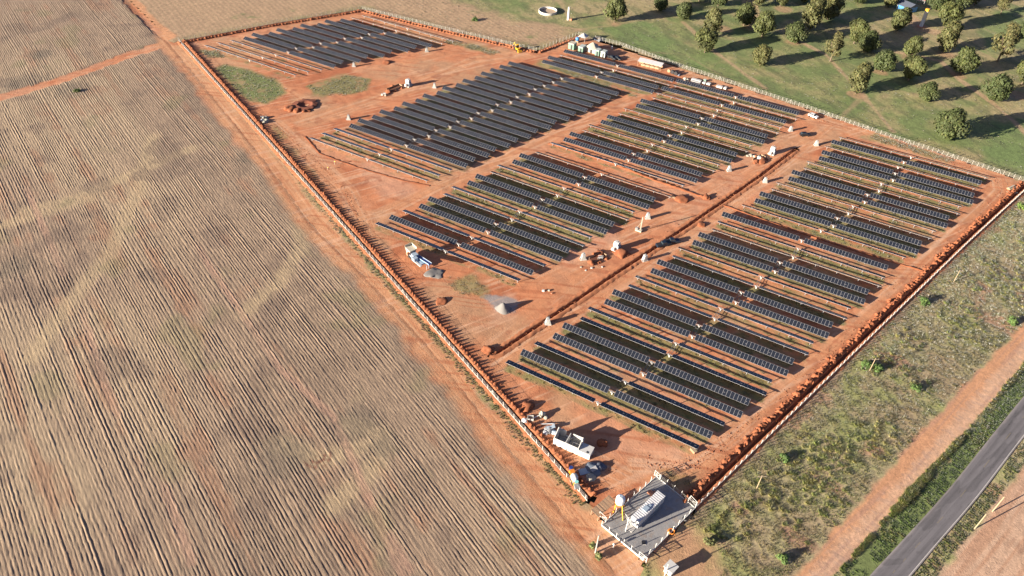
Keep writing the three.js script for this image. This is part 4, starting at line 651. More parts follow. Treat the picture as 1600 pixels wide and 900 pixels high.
stackOf('material_pile', 'grey pile of cement bags and pipes beside the white building', 'pile', -49.9, -115.4, 0.4, [
  ['sack', lump(1.3, 0.9, 41, 0.4), M.zinc], ['sack', lump(0.9, 0.8, 43, 0.4).translate(1.5, 0, 0.6), M.pale], ['sack', lump(0.7, 0.6, 44, 0.4).translate(-0.9, 0, 1.1), M.back], ['pipe', bar([-2.2, 0.4, -1.4], [1.6, 0.5, -2.0], 0.14), M.back], ['board', box(2.2, 0.06, 0.9, 0.6, 0.95, -0.3, 0.1, 0.4, 0.08), M.pale], ['drum', cyl(0.35, 0.35, 0.8, 1.2, 0.4, -1.4), M.back]]);
stackOf('material_crate', 'pale open crate with a plank at the end of the earth heaps', 'crate', -55.7, -116.1, 0.5, [['side', join([box(1.6, 0.9, 0.1, 0, 0.45, 0.6), box(1.6, 0.9, 0.1, 0, 0.45, -0.6), box(0.1, 0.9, 1.2, 0.75, 0.45, 0), box(0.1, 0.9, 1.2, -0.75, 0.45, 0)]), M.white], ['plank', box(3.0, 0.1, 0.3, 1.9, 0.6, -0.7, 0, 0.5, 0.1), M.white], ['bag', lump(0.9, 0.5, 46, 0.4).translate(-1.6, 0, 0.6), M.back]]);
stackOf('drum_stack', 'yellowish drums and sacks behind the pale crate', 'drums', -54.2, -118.8, 0.2, [['drum', cyl(0.4, 0.4, 0.95, 0, 0.47, 0), M.canvas], ['drum', cyl(0.4, 0.4, 0.95, 0.9, 0.47, -0.3), M.canvas], ['drum', cyl(0.38, 0.38, 0.9, 0.4, 0.45, 0.8), M.sack], ['sack', lump(0.7, 0.6, 47, 0.4).translate(0.6, 0.7, 0), M.canvas], ['sack', lump(0.6, 0.5, 48, 0.4).translate(1.7, 0, 0.5), M.sack]]);
stackOf('tarp_heap', 'dark grey tarpaulin and cement sheets lying behind the yellow mixer', 'tarpaulin', -34.5, -110.2, 0.6, [['tarp', lump(1.7, 0.8, 51, 0.5), M.tarp], ['tarp', lump(1.3, 1.0, 53, 0.55).translate(1.9, 0, -0.7), M.slate], ['sheet', box(2.6, 0.06, 1.8, -2.2, 0.1, 0.4, 0.02, 0.2, 0.03), M.pale], ['sheet', box(1.6, 0.05, 1.1, 0.2, 0.95, 0.4, 0.2, 0.4, 0.2), M.zinc], ['sand', lump(1.2, 0.45, 55, 0.4).translate(-0.6, 0, 2.2), M.sack]]);
{ // self loading mixer
  const o = thing('concrete_mixer', 'yellow concrete mixer with teal and white drum by the field fence', 'concrete mixer', -37.3, -105.0, heading(-39.5, -107.4, -35.9, -103.6));
  part('chassis', box(4.2, 0.35, 1.3, 0, 0.75, 0), M.yellow, o); part('drum', put(new THREE.LatheGeometry([[0.4, -1.3], [0.85, -0.7], [0.95, 0.1], [0.55, 1.2], [0.4, 1.35]].map((q) => new THREE.Vector2(...q)), 18), 0.5, 1.75, 0, 0, 0, -1.25), M.white, o); part('drum_mouth', cyl(0.5, 0.42, 0.5, 1.95, 2.2, 0, 0, 0, -1.25), M.teal, o);
  part('engine_cover', box(1.1, 0.9, 1.2, -1.4, 1.35, 0), M.orange, o); part('water_barrel', cyl(0.5, 0.5, 0.95, -2.6, 1.2, -0.1), M.navy, o); part('hopper', prism([[-0.7, 0.9], [0.7, 0.9], [0.35, 0], [-0.35, 0]], 1.3).translate(2.9, 0.6, 0), M.zinc, o);
  for (const [x, z] of [[-1.3, 0.75], [1.3, 0.75], [-1.3, -0.75], [1.3, -0.75]]) part('wheel', cyl(0.48, 0.48, 0.3, x, 0.45, z, Math.PI / 2, 0, 0, 16), M.rubber, o);
}
stackOf('tool_cart', 'reddish brown wooden box at the end of the first tracker row', 'box', -14.5, -128.9, -0.5, [['body', box(1.7, 0.75, 0.9, 0, 0.5, 0), M.brick], ['lid', box(1.8, 0.07, 1.0, 0, 0.92, 0), M.paleWood], ['leg', join([box(0.1, 0.2, 0.1, -0.7, 0.08, 0.35), box(0.1, 0.2, 0.1, 0.7, 0.08, -0.35)]), M.wood]]);
stackOf('cable_coil', 'orange coil of cable on the pad near the scrub side wall', 'coil', -11.0, -103.9, 0, [['loop', join([put(new THREE.TorusGeometry(0.75, 0.11, 8, 24), 0, 0.55, 0, Math.PI / 2), put(new THREE.TorusGeometry(0.66, 0.1, 8, 24), 0.1, 0.72, 0, Math.PI / 2)]), M.orange], ['tail', bar([0.7, 0.45, 0], [1.3, 0.42, 0.5], 0.05), M.orange]]);
stackOf('debris_heap', 'brown scrap and boards lying behind the container on the pad', 'scrap', -18.9, -111.6, 0.5, [['board', box(1.6, 0.12, 0.3, 0, 0.5, 0, 0, 0.4, 0.1), M.brick], ['board', box(1.2, 0.1, 0.3, 0.3, 0.55, 0.5, 0, -0.6, 0.1), M.wood], ['scrap', lump(0.7, 0.4, 61, 0.5).translate(-0.3, 0.37, 0.3), M.brick]]);
for (const [x, z, l] of [[-9.5, -108.8, 'dark square manhole cover on the pad near the trench side corner'], [-15.5, -97.9, 'dark square manhole cover in the middle of the pad front']]) stackOf('manhole_cover', l, 'cover', x, z, 0.5, [['lid', box(0.9, 0.12, 0.9, 0, 0.44, 0), M.dark], ['frame', join([box(1.1, 0.06, 0.12, 0, 0.4, 0.5), box(1.1, 0.06, 0.12, 0, 0.4, -0.5)]), M.concrete]]);

// ---------------------------------------------------------------- machinery and excavations
{ // blue crusher
  const o = thing('mobile_crusher', 'blue and white mobile crusher with a long conveyor tipping grey gravel', 'crusher', -119.7, -154.0, heading(-124.0, -155.7, -113.9, -151.9));
  part('hopper', prism([[-1.6, 3.6], [1.4, 3.6], [0.7, 2.0], [-0.8, 2.0]], 2.6, 0.05).translate(-3.4, 0, 0), M.canvas, o); part('hopper_wall', join([box(3.2, 0.9, 0.1, -3.5, 4.0, -1.3), box(0.1, 0.9, 2.6, -5.0, 4.0, 0)]), M.canvas, o);
  part('chassis', box(8.5, 0.5, 1.8, -0.8, 1.2, 0), M.pale, o); part('crusher_body', box(2.2, 1.5, 1.8, -1.2, 2.0, 0.2), M.pale, o); part('engine_house', box(1.6, 1.3, 1.5, 0.4, 2.0, 1.1), M.pale, o);
  part('conveyor', box(7.6, 0.35, 1.1, 3.0, 2.2, -0.7, 0, 0, 0.2), M.blue, o); part('conveyor_belt', box(7.5, 0.08, 0.8, 3.0, 2.42, -0.7, 0, 0, 0.2), M.navy, o); part('conveyor_rail', join([box(7.6, 0.25, 0.1, 3.0, 2.5, -0.1, 0, 0, 0.2), box(7.6, 0.25, 0.1, 3.0, 2.5, -1.3, 0, 0, 0.2)]), M.pale, o);
  part('tank', cyl(0.55, 0.55, 1.6, -2.6, 2.6, 1.4, Math.PI / 2), M.brick, o); part('side_conveyor', box(3.2, 0.25, 0.7, 2.4, 1.4, 1.3, 0, 0.1, -0.1), M.white, o);
  for (const x of [-3.4, -2.2, 1.2]) for (const s of [-0.9, 0.9]) part('wheel', cyl(0.6, 0.6, 0.4, x, 0.6, s, Math.PI / 2, 0, 0, 16), M.rubber, o); part('leg', join([box(0.16, 1.6, 0.16, 5.2, 0.8, -0.3), box(0.16, 1.6, 0.16, 5.2, 0.8, -1.1)]), M.pale, o);
}
heap('low grey spread of gravel at the crusher conveyor end', -111.4, -151.9, 2.6, 0.55, 33, M.gravel, 'gravel spread', 'gravel_spread');
function excavation(label, ax, az, bx, bz, cx, cz, clabel, tall) { // dug pit edged with boards, white transformer set beyond it
  const h = heading(ax, az, bx, bz), L = Math.hypot(bx - ax, bz - az), o = thing('excavation_pit', label, 'pit', (ax + bx) / 2, (az + bz) / 2, h);
  part('hole', box(L, 0.1, 2.3, 0, 0.14, 0), std(0.13, 0.045, 0.025, 1), o); part('edge_board', box(L, 0.8, 0.12, 0, 0.2, 1.2), M.wood, o); part('edge_board', box(L, 0.9, 0.12, 0, 0.25, -1.2), M.wood, o); part('edge_board', box(0.12, 0.9, 2.3, L / 2, 0.25, 0), M.wood, o);
  part('spoil', join([lump(1.2, 0.9, 71 + tall, 0.5).translate(-L / 2 - 0.6, 0, 0.7), lump(1.0, 0.7, 73, 0.5).translate(L * 0.1, 0, -2.0), lump(0.9, 0.6, 75, 0.5).translate(-L * 0.25, 0, 2.0), lump(0.8, 0.5, 78, 0.5).translate(L * 0.35, 0, 2.1)]), M.redEarth, o);
  const t = thing('transformer_station', clabel, 'transformer', cx, cz, h + 0.2);
  part('tank', box(1.9, 2.0, 1.6, 0, 1.3, 0), M.white, t); part('cover', prism([[-1.1, 0], [1.1, 0], [0.5, 0.9], [-0.6, 0.9]], 1.7).translate(0, 2.3, 0), M.white, t);
  const f = []; for (let k = -4; k <= 4; k++) f.push(box(0.08, 1.5, 0.35, k * 0.2, 1.3, 0.95)); part('radiator', join(f), M.pale, t); part('plinth', box(2.9, 0.5, 2.5, 0, 0.15, 0), M.concrete, t);
  part('cable_box', box(0.9, 1.2, 0.9, -1.6, 0.9, -0.2), M.white, t); part('bushing', join([-0.5, 0, 0.5].map((x) => cyl(0.08, 0.12, 0.6, x, 3.4, 0.1))), M.steel, t); part('panel', box(0.06, 1.2, 1.0, 1.0, 1.5, 0), M.slate, t);
}
excavation('board edged pit beside the middle block with pale blocks at its end', -200.8, -245.6, -199.2, -252.6, -196.3, -254.6, 'white transformer station at the end of the far board edged pit', 1);
excavation('board edged pit in the middle of the site beside the central trench', -70.8, -185.4, -68.6, -190.8, -66.4, -195.9, 'white transformer station beside the central board edged pit', 2);
excavation('dark pit with spoil beside the far transformer near the orchard road', -42.2, -278.4, -40.5, -283.6, -38.1, -288.1, 'white transformer station beside the bend of the trench', 3);
stackOf('concrete_blocks', 'white concrete blocks at the near end of the far board edged pit', 'blocks', -200.0, -241.7, 0.5, [['block', box(1.2, 0.8, 0.9, 0, 0.4, 0), M.white], ['block', box(0.8, 0.7, 0.8, -1.0, 0.35, 0.6), M.white], ['block', box(0.7, 0.6, 0.7, 0.5, 0.3, 1.1), M.canvas]]);
stackOf('switch_frame', 'grey metal switchgear frame lying in the central pit', 'switchgear', -68.8, -188.2, 0.4, [['frame', join([box(1.8, 0.1, 0.1, 0, 0.9, 0.5), box(1.8, 0.1, 0.1, 0, 0.9, -0.5), box(0.1, 0.8, 0.1, -0.85, 0.5, 0.5), box(0.1, 0.8, 0.1, 0.85, 0.5, -0.5)]), M.white], ['box', box(1.4, 0.6, 0.8, 0, 0.5, 0), M.zinc]]);
stackOf('metal_box', 'white metal cover lying in the dark pit near the orchard road', 'cover', -41.4, -281.2, 0.4, [['cover', prism([[-0.9, 0.2], [0.9, 0.2], [0.5, 1.0], [-0.5, 1.0]], 1.3), M.white], ['base', box(2.0, 0.2, 1.5, 0, 0.2, 0), M.zinc]]);
stackOf('white_sacks', 'pale sacks lying beside the dark pit near the orchard road', 'sacks', -45.0, -281.8, 0.3, [['sack', lump(0.9, 0.5, 81, 0.4), M.sack], ['sack', lump(0.8, 0.5, 82, 0.4).translate(1.5, 0, 0.3), M.canvas], ['sack', lump(0.6, 0.4, 83, 0.4).translate(-1.2, 0, 0.7), M.sack]]);
stackOf('broken_concrete', 'small white concrete pieces scattered below the central pit', 'concrete', -69.2, -182.0, 0.2, [['piece', box(0.7, 0.3, 0.5, 0, 0.15, 0), M.white], ['piece', box(0.5, 0.3, 0.4, 3.2, 0.15, -1.8), M.white], ['piece', box(0.6, 0.25, 0.5, -3.4, 0.12, 0.8), M.canvas], ['piece', box(0.5, 0.2, 0.5, -1.5, 0.1, 1.8), M.white]]);
stackOf('broken_concrete', 'small pale concrete blocks on the open earth near the gravel heap', 'concrete', -77.3, -163.4, 0.2, [['piece', box(0.8, 0.5, 0.6, 0, 0.25, 0), M.white], ['piece', box(0.6, 0.4, 0.5, 1.6, 0.2, -0.8), M.canvas], ['piece', box(0.5, 0.3, 0.4, 2.8, 0.15, 0.2), M.brick]]);
{ const o = thing('drilling_mast', 'thin pale drilling mast on a small rig by the berm end', 'mast', -63.5, -209.8); part('mast', join([bar([0, 0, 0], [0.15, 6.2, 0], 0.12), bar([0.3, 0, 0.1], [0.3, 6.0, 0.05], 0.06)]), M.canvas, o); part('base', box(2.2, 0.5, 1.4, -0.4, 0.35, 0.2), M.canvas, o); part('engine', box(0.9, 0.7, 0.9, -1.2, 0.9, 0.2), M.zinc, o); part('stay', bar([0.1, 4.0, 0], [-1.6, 0.3, 0.9], 0.05), M.canvas, o); }
stackOf('timber_pile', 'brown timber boards lying at the end of the soil berm', 'timber', -60.3, -236.2, -0.2, [['board', box(3.6, 0.15, 0.5, 0, 0.3, 0), M.wood], ['board', box(3.4, 0.15, 0.4, 0.2, 0.3, 0.7), M.paleWood], ['board', box(3.0, 0.15, 0.4, 0.1, 0.5, 0.3), M.wood]]);
stackOf('pallet_stack', 'pale planks and pallets piled at the corner of the scrub fence', 'pallets', 49.0, -313.3, 0.9, [['pallet', join([0, 1, 2].map((k) => box(2.2, 0.14, 1.6, 0, 0.2 + k * 0.22, 0))), M.paleWood], ['pallet', join([0, 1].map((k) => box(2.0, 0.14, 1.5, 2.6, 0.2 + k * 0.22, 0.5))), M.canvas], ['plank', box(4.0, 0.12, 0.5, 0.8, 0.9, -0.4, 0, 0.2), M.canvas], ['plank', box(3.4, 0.12, 0.5, -1.4, 0.25, 1.6, 0, -0.3), M.paleWood], ['plank', box(3.4, 0.12, 0.6, -1.0, 0.2, 2.6, 0, -0.1), M.canvas]]);
stackOf('rubble_pile', 'pale broken stones heaped against the field side fence near the green patch', 'rubble', -228.7, -197.2, -0.3, [['stone', lump(1.2, 0.9, 91, 0.6), M.sack], ['stone', lump(0.9, 0.7, 92, 0.6).translate(2.2, 0, 0.4), M.canvas], ['stone', lump(1.0, 0.8, 93, 0.6).translate(3.4, 0, 1.6), M.sack], ['stone', lump(0.7, 0.5, 94, 0.6).translate(-1.6, 0, 0.4), M.back], ['stone', lump(0.8, 0.6, 95, 0.6).translate(1.0, 0, 1.6), M.back]]);
stackOf('survey_marker', 'small yellow survey stake on the bank below the middle block', 'stake', -181.1, -185.3, 0, [['stake', box(0.1, 1.7, 0.1, 0, 0.8, 0), M.canvas], ['flag', box(0.5, 0.35, 0.03, 0.28, 1.45, 0), M.yellow]]);
stackOf('survey_marker', 'small yellow survey stake nearest the field side heaps', 'stake', -181.0, -181.1, 0, [['stake', box(0.1, 1.1, 0.1, 0, 0.5, 0), M.canvas], ['flag', box(0.4, 0.3, 0.03, 0.22, 1.0, 0), M.yellow]]);

// ---------------------------------------------------------------- vehicles
function car(label, x, z, turn, mat, pickup) {
  const o = thing('parked_car', label, pickup ? 'pickup' : 'car', x, z, turn), L = pickup ? 5.2 : 4.2;
  part('body', prism(pickup ? [[-2.6, 0.45], [2.6, 0.45], [2.65, 0.95], [1.5, 1.1], [-2.6, 1.1]] : [[-2.1, 0.4], [2.1, 0.4], [2.1, 0.85], [1.1, 0.98], [-2.0, 1.0]], 1.8, 0.08), mat, o);
  part('cabin', prism(pickup ? [[-0.7, 1.05], [1.4, 1.05], [0.7, 1.75], [-0.6, 1.75]] : [[-1.9, 0.95], [1.1, 0.95], [0.45, 1.48], [-1.5, 1.5]], 1.55, 0.06), M.window, o);
  part('roof', box(pickup ? 1.25 : 1.8, 0.06, 1.4, pickup ? 0.05 : -0.5, pickup ? 1.8 : 1.54, 0), mat, o);
  if (pickup) part('cargo_bed', box(1.6, 0.1, 1.5, -1.7, 1.16, 0), M.dark, o);
  for (const sx of [-1, 1]) for (const sz of [-1, 1]) part('wheel', cyl(0.37, 0.37, 0.24, sx * L * 0.31, 0.36, sz * 0.85, Math.PI / 2, 0, 0, 14), M.rubber, o);
  for (const s of [-0.6, 0.6]) part('headlight', box(0.06, 0.16, 0.35, L / 2 + 0.1, 0.78, s), M.white, o);
  return o;
}
const carBlue = std(0.02, 0.035, 0.06, 0.3, { metalness: 0.3 }), carBlack = std(0.015, 0.016, 0.02, 0.3), carWhite = std(0.75, 0.75, 0.74, 0.3);
car('dark blue pickup on the site road, the one nearer the trench', -53.4, -206.3, 0.9, carBlue, 1); car('dark blue pickup on the site road, the one nearer the rows', -51.6, -209.5, 0.7, carBlue, 1);
car('white car parked near the orchard fence by the site road', -31.1, -329.0, -0.3, carWhite, 0); car('black car parked on the road below the white car', -30.2, -310.4, 0.6, carBlack, 0);
car('black pickup with a white bonnet beside the camp, nearer the green tents', -130.4, -333.1, -0.3, carBlack, 1); car('black car beside the camp, nearer the long white shed', -127.7, -334.1, -0.3, carBlack, 0);
{ // yellow backhoe by the far fence corner
  const o = thing('backhoe_loader', 'yellow backhoe loader by the inner corner of the far fence', 'backhoe', -173.9, -315.2, heading(-176.1, -316.4, -170.5, -313.0));
  part('body', box(3.2, 0.9, 1.5, 0, 1.1, 0), M.yellow, o); part('cab', box(1.2, 1.4, 1.4, -0.2, 2.2, 0), M.window, o); part('roof', box(1.4, 0.12, 1.6, -0.2, 2.95, 0), M.yellow, o);
  part('boom', bar([-1.6, 1.4, 0], [-2.8, 3.2, 0], 0.17), M.yellow, o); part('dipper', bar([-2.8, 3.2, 0], [-4.0, 1.4, 0], 0.14), M.yellow, o); part('bucket', box(0.6, 0.6, 0.7, -4.0, 1.0, 0), M.steel, o); part('loader_arm', bar([0.8, 1.4, 0.5], [2.4, 0.7, 0.5], 0.12), M.yellow, o); part('loader_bucket', prism([[0, 0], [0.8, 0], [0.4, 0.9], [0, 0.8]], 2.2).translate(2.3, 0.2, 0), M.yellow, o);
  for (const [x, r2] of [[-1.1, 0.75], [1.1, 0.5]]) for (const s of [-0.85, 0.85]) part('wheel', cyl(r2, r2, 0.4, x, r2, s, Math.PI / 2, 0, 0, 16), M.rubber, o);
}

// ---------------------------------------------------------------- camp by the orchard fence
function cabin(label, x, z, turn, wallM, roofM, w, d, h) { const o = thing('site_cabin', label, 'cabin', x, z, turn); part('wall', box(w, h, d, 0, h / 2, 0), wallM, o); part('roof', prism([[-w / 2 - 0.15, h], [w / 2 + 0.15, h], [w / 2 - 0.1, h + 0.35], [-w / 2 + 0.1, h + 0.35]], d + 0.3), roofM, o); part('door', box(0.8, h * 0.8, 0.06, w * 0.1, h * 0.42, d / 2 + 0.03), M.dark, o); part('window', box(0.06, 0.6, 0.8, w / 2 + 0.02, h * 0.65, 0), M.window, o); return o; }
const tc = heading(-150.8, -334.5, -132.6, -333.4);
cabin('pale green cabin with a white roof nearest the fence corner of the camp', -152.1, -332.7, tc, M.green, M.canvas, 3.2, 2.8, 2.9);
cabin('grey green cabin next to the big pale tent, fence corner side', -146.7, -332.7, tc, M.green, M.greenRoof, 2.6, 3.4, 2.5);
cabin('dark green cabin beside the big pale tent, shed side', -138.1, -333.2, tc, M.green, M.greenRoof, 2.2, 2.6, 2.7);
cabin('pale green cabin standing apart at the shed end of the camp', -134.9, -333.2, tc, M.greenRoof, M.greenRoof, 2.4, 2.6, 2.7);
{ const o = thing('big_tent', 'big pale canvas tent with a hipped roof between the green cabins', 'tent', -142.4, -334.8, tc); const g = new THREE.CylinderGeometry(0.4, 3.6, 2.4, 4, 1).rotateY(Math.PI / 4).translate(0, 3.3, -1); part('roof', g.scale(1.25, 1, 1), M.canvas, o); part('wall', box(5.6, 2.1, 4.6, 0, 1.05, -1), M.canvas, o); part('door', box(1.1, 1.7, 0.08, 0.5, 0.85, 1.33), M.dark, o); part('side_tent', prism([[-1.4, 0], [1.4, 0], [1.2, 1.6], [0, 2.5], [-1.2, 1.6]], 3.4).translate(-4.1, 0, 0.2), M.canvas, o); }
{ const o = thing('awning_tent', 'white peaked awning behind the cabins by the fence corner', 'tent', -152.0, -345.0, tc); part('canopy', new THREE.ConeGeometry(2.9, 1.9, 4).rotateY(Math.PI / 4).translate(0, 3.1, 0), M.white, o); for (const [x, z] of [[-1.9, -1.9], [1.9, -1.9], [-1.9, 1.9], [1.9, 1.9]]) part('pole', bar([x, 0, z], [x, 2.2, z], 0.06), M.white, o); }
stackOf('blue_tank', 'small blue water tank beside the white awning', 'water tank', -153.4, -341.1, 0, [['tank', put(new THREE.LatheGeometry([[0.01, 0], [0.9, 0], [1.05, 1.2], [0.8, 1.6], [0.3, 1.75], [0.01, 1.75]].map((q) => new THREE.Vector2(...q)), 16), 0, 0.9, 0), M.blue], ['stand', box(1.6, 0.9, 1.6, 0, 0.45, 0), M.wood]]);
stackOf('scrap_pile', 'dark scrap pile behind the white awning along the fence', 'scrap', -147.2, -350.1, tc, [['scrap', lump(1.6, 0.9, 101, 0.6), M.tarp], ['scrap', lump(1.3, 0.7, 103, 0.6).translate(2.4, 0, 0.2), M.steel], ['board', box(3, 0.1, 0.4, 1, 0.9, 0.3, 0, 0.3, 0.1), M.wood]]);
stackOf('water_drum', 'small white drum standing in the tent shadow', 'drum', -135.4, -344.1, 0, [['drum', cyl(0.45, 0.5, 1.2, 0, 0.6, 0), M.white], ['lid', cyl(0.3, 0.45, 0.2, 0, 1.3, 0), M.white]]);
{ // long open shed
  const a = [-117.0, -333.6], b = [-104.9, -334.2], L = Math.hypot(b[0] - a[0], b[1] - a[1]), o = thing('open_shed', 'long open shed with a white sheet roof along the orchard fence', 'shed', (a[0] + b[0]) / 2, (a[1] + b[1]) / 2, heading(...a, ...b));
  for (let i = 0; i < 7; i++) part('roof_sheet', box(L / 7 - 0.02, 0.08, 3.6, -L / 2 + (i + 0.5) * L / 7, 2.75 + (i % 2) * 0.012, -1.0, 0.12), M.roofWhite, o); for (let i = 0; i < 6; i++) for (const z of [0.6, -2.6]) part('post', box(0.14, 2.7, 0.14, -L / 2 + 0.3 + i * (L - 0.6) / 5, 1.3, z), M.wood, o); part('bench', box(L * 0.8, 0.8, 0.9, 0, 0.4, -1.2), M.paleWood, o); part('back_wall', box(L, 1.6, 0.1, 0, 0.8, -2.7), M.wood, o);
}
stackOf('tyre_pile', 'dark pile of cable drums and scrap just past the long shed', 'scrap', -99.4, -334.6, tc, [['drum', join([cyl(0.9, 0.9, 0.8, 0, 0.9, 0, Math.PI / 2), cyl(0.9, 0.9, 0.8, 2.0, 0.9, 0.4, Math.PI / 2)]), M.dark], ['drum', cyl(0.8, 0.8, 0.8, -1.9, 0.8, -0.3, Math.PI / 2), M.wood], ['scrap', lump(1.3, 0.8, 105, 0.6).translate(0.8, 0, -1.2), M.dark], ['scrap', lump(1.0, 0.7, 106, 0.6).translate(3.4, 0, -0.3), M.tarp]]);
stackOf('white_bags', 'pale bags heaped between the cable drums and the white stacks', 'bags', -92.1, -332.2, tc, [['bag', lump(1.0, 0.9, 107, 0.4), M.canvas], ['bag', lump(0.8, 0.7, 108, 0.4).translate(1.5, 0, 0.2), M.sack]]);
const slabs = (label, x, z, n, w) => stackOf('sheet_stack', label, 'stack', x, z, tc, [['stack', box(w, 0.9, 1.6, 0, 0.45, 0), M.white], ...(n > 1 ? [['stack', box(w, 0.8, 1.5, 0.4, 0.4, 1.9), M.white]] : []), ['pallet', box(w + 0.1, 0.14, 1.7, 0, 0.07, 0), M.wood]]);
slabs('two long white stacks of panel boxes along the orchard fence', -86.8, -333.4, 2, 4.6); slabs('small white stack next to the long white stacks', -82.8, -332.9, 1, 1.4); slabs('small white stack, second from the long white stacks', -80.7, -333.1, 1, 1.7); slabs('white stack standing alone toward the orchard side end', -75.4, -333.1, 1, 2.8); slabs('last small white stack beside the orchard fence road', -72.7, -333.4, 1, 1.2);
{ const o = thing('cable_drum_crate', 'small green crate between the small white stacks', 'crate', -83.4, -335.6, tc); part('crate', box(1.2, 0.9, 1.1, 0, 0.45, 0), M.green, o); part('lid', box(1.3, 0.08, 1.2, 0, 0.94, 0), M.greenRoof, o); }

// ---------------------------------------------------------------- pasture and orchard
{ const o = thing('cattle_trough', 'round pale concrete cattle trough in the pasture', 'trough', -184.5, -367.5); part('wall', put(new THREE.LatheGeometry([[4.7, -0.1], [5.1, -0.1], [5.1, 1.2], [4.75, 1.2], [4.7, -0.1]].map((q) => new THREE.Vector2(...q)), 40), 0, 0, 0), M.concrete, o); part('floor', cyl(4.7, 4.7, 0.2, 0, 0.1, 0, 0, 0, 0, 32), std(0.42, 0.32, 0.22, 0.9), o); }
{ const o = thing('white_pillar', 'tall white water pillar in the pasture beside the round trough', 'pillar', -170.4, -364.4); part('shaft', put(new THREE.CylinderGeometry(0.62, 0.72, 6.9, 20), 0, 3.4, 0), M.white, o); part('cap', cyl(0.66, 0.66, 0.25, 0, 6.9, 0), M.canvas, o); part('pump_box', box(1.2, 0.9, 1.1, 1.5, 0.45, -0.2), M.brick, o); }
{ const o = thing('water_tower', 'tall white water tower with a yellow top among the orchard trees', 'water tower', -4.9, -467.5); part('shaft', put(new THREE.CylinderGeometry(0.95, 0.95, 4.2, 24), 0, 2.1, 0), std(0.55, 0.62, 0.72, 0.5), o); part('tank', put(new THREE.CylinderGeometry(1.0, 1.0, 4.4, 24), 0, 6.4, 0), M.white, o); part('cap', cyl(1.02, 1.02, 1.3, 0, 9.2, 0, 0, 0, 0, 24), M.yellow, o); part('ladder', join([bar([1.02, 0.2, 0.2], [1.02, 10.6, 0.2], 0.04), bar([1.02, 0.2, -0.2], [1.02, 10.6, -0.2], 0.04)]), M.steel, o); part('plinth', cyl(2.0, 2.2, 0.3, 0, 0.1, 0, 0, 0, 0, 24), M.brick, o); }
{ const o = thing('farm_house', 'farm house with dark grey roof and bright blue wall beyond the orchard', 'house', -16.2, -486.7, heading(-20.0, -491.0, -12.7, -486.8)); part('wall', box(7.5, 3.2, 7, 0, 1.6, -1.5), M.blue, o); part('roof', prism([[-5.0, 0], [5.0, 0], [0, 1.7]], 9.5).rotateY(Math.PI / 2).translate(-0.6, 3.15, -1.4), M.slate, o); part('door', box(1.0, 2.1, 0.08, 1.2, 1.05, 2.03), M.navy, o); part('porch_post', join([box(0.15, 3.1, 0.15, -3.9, 1.55, 2.6), box(0.15, 3.1, 0.15, 3.6, 1.55, 2.6)]), M.white, o); }
{ const o = thing('tin_awning', 'pink red awning showing behind the farm house roof', 'awning', -10.8, -503.3, 0.3); part('roof', box(5, 0.1, 3, 0, 2.6, 0, 0.1), M.red, o); part('trim', box(5.1, 0.2, 0.15, 0, 2.5, 1.55), M.white, o); for (const x of [-2.2, 2.2]) part('post', box(0.12, 2.6, 0.12, x, 1.3, 1.2), M.white, o); }
const leafMat = new THREE.MeshStandardMaterial({ vertexColors: true, roughness: 0.75, side: THREE.DoubleSide }), bark = std(0.16, 0.12, 0.085, 0.95);
function crownGeo(seed, W, H, base, n, lobes, hue, size = 0.62) { // leafy faces spread over many uneven clumps
  const r = rng(seed), pos = [], col = [], nor = [], uv = [], C = [];
  for (let i = 0; i < lobes; i++) { const a = r() * 6.283, k = Math.sqrt(r()), y = r(), w = Math.sin(Math.PI * (0.12 + 0.8 * y)) * 0.72; C.push([Math.cos(a) * k * W * 0.5 * w, base + H * (0.14 + 0.74 * y), Math.sin(a) * k * W * 0.5 * w, W * (0.16 + 0.13 * r()), r()]); }
  for (let i = 0; i < n; i++) {
    const c = C[(r() * lobes) | 0], u = r() * 2 - 1, a = r() * 6.283, q = Math.sqrt(1 - u * u), R = c[3] * (0.72 + 0.36 * r()), dx = q * Math.cos(a), dy = u, dz = q * Math.sin(a), x = c[0] + dx * R, y = Math.max(base * 0.6, c[1] + dy * R * 0.85), z = c[2] + dz * R, s = size * (0.6 + 0.8 * r());
    const nx = dx + (r() - 0.5) * 1.1, ny = dy + 0.35 + (r() - 0.5) * 1.1, nz = dz + (r() - 0.5) * 1.1, L = Math.hypot(nx, ny, nz), N = new THREE.Vector3(nx / L, ny / L, nz / L), T = new THREE.Vector3(r() - 0.5, r() - 0.5, r() - 0.5).cross(N).normalize(), B = N.clone().cross(T);
    const g = 0.65 + 0.5 * c[4] + 0.35 * (r() - 0.5), yel = r() < 0.2 ? 0.5 : 0, cc = [hue[0] * g * (1 + yel * 0.5), hue[1] * g * (1 + yel * 0.1), hue[2] * g];
    for (const [p, w] of [[-1, -0.5], [1, -0.5], [0.15, 1]]) { pos.push(x + (T.x * p * 0.8 + B.x * w) * s, y + (T.y * p * 0.8 + B.y * w) * s, z + (T.z * p * 0.8 + B.z * w) * s); nor.push(N.x, N.y, N.z); col.push(...cc); uv.push(p, w); }
  }
  const g = new THREE.BufferGeometry(); for (const [k, a, d] of [['position', pos, 3], ['normal', nor, 3], ['color', col, 3], ['uv', uv, 2]]) g.setAttribute(k, new THREE.Float32BufferAttribute(a, d)); return g;
}
function trunkGeo(seed, base, H, W) { const r = rng(seed), gs = [bar([0, -0.3, 0], [0.1, base + H * 0.3, 0.05], 0.32, 8)]; for (let i = 0; i < 5; i++) { const a = i * 1.26 + r(), y = base + H * 0.1 * r(); gs.push(bar([0.05, y, 0], [Math.cos(a) * W * 0.28, y + H * (0.3 + 0.2 * r()), Math.sin(a) * W * 0.28], 0.12)); } return gs; }
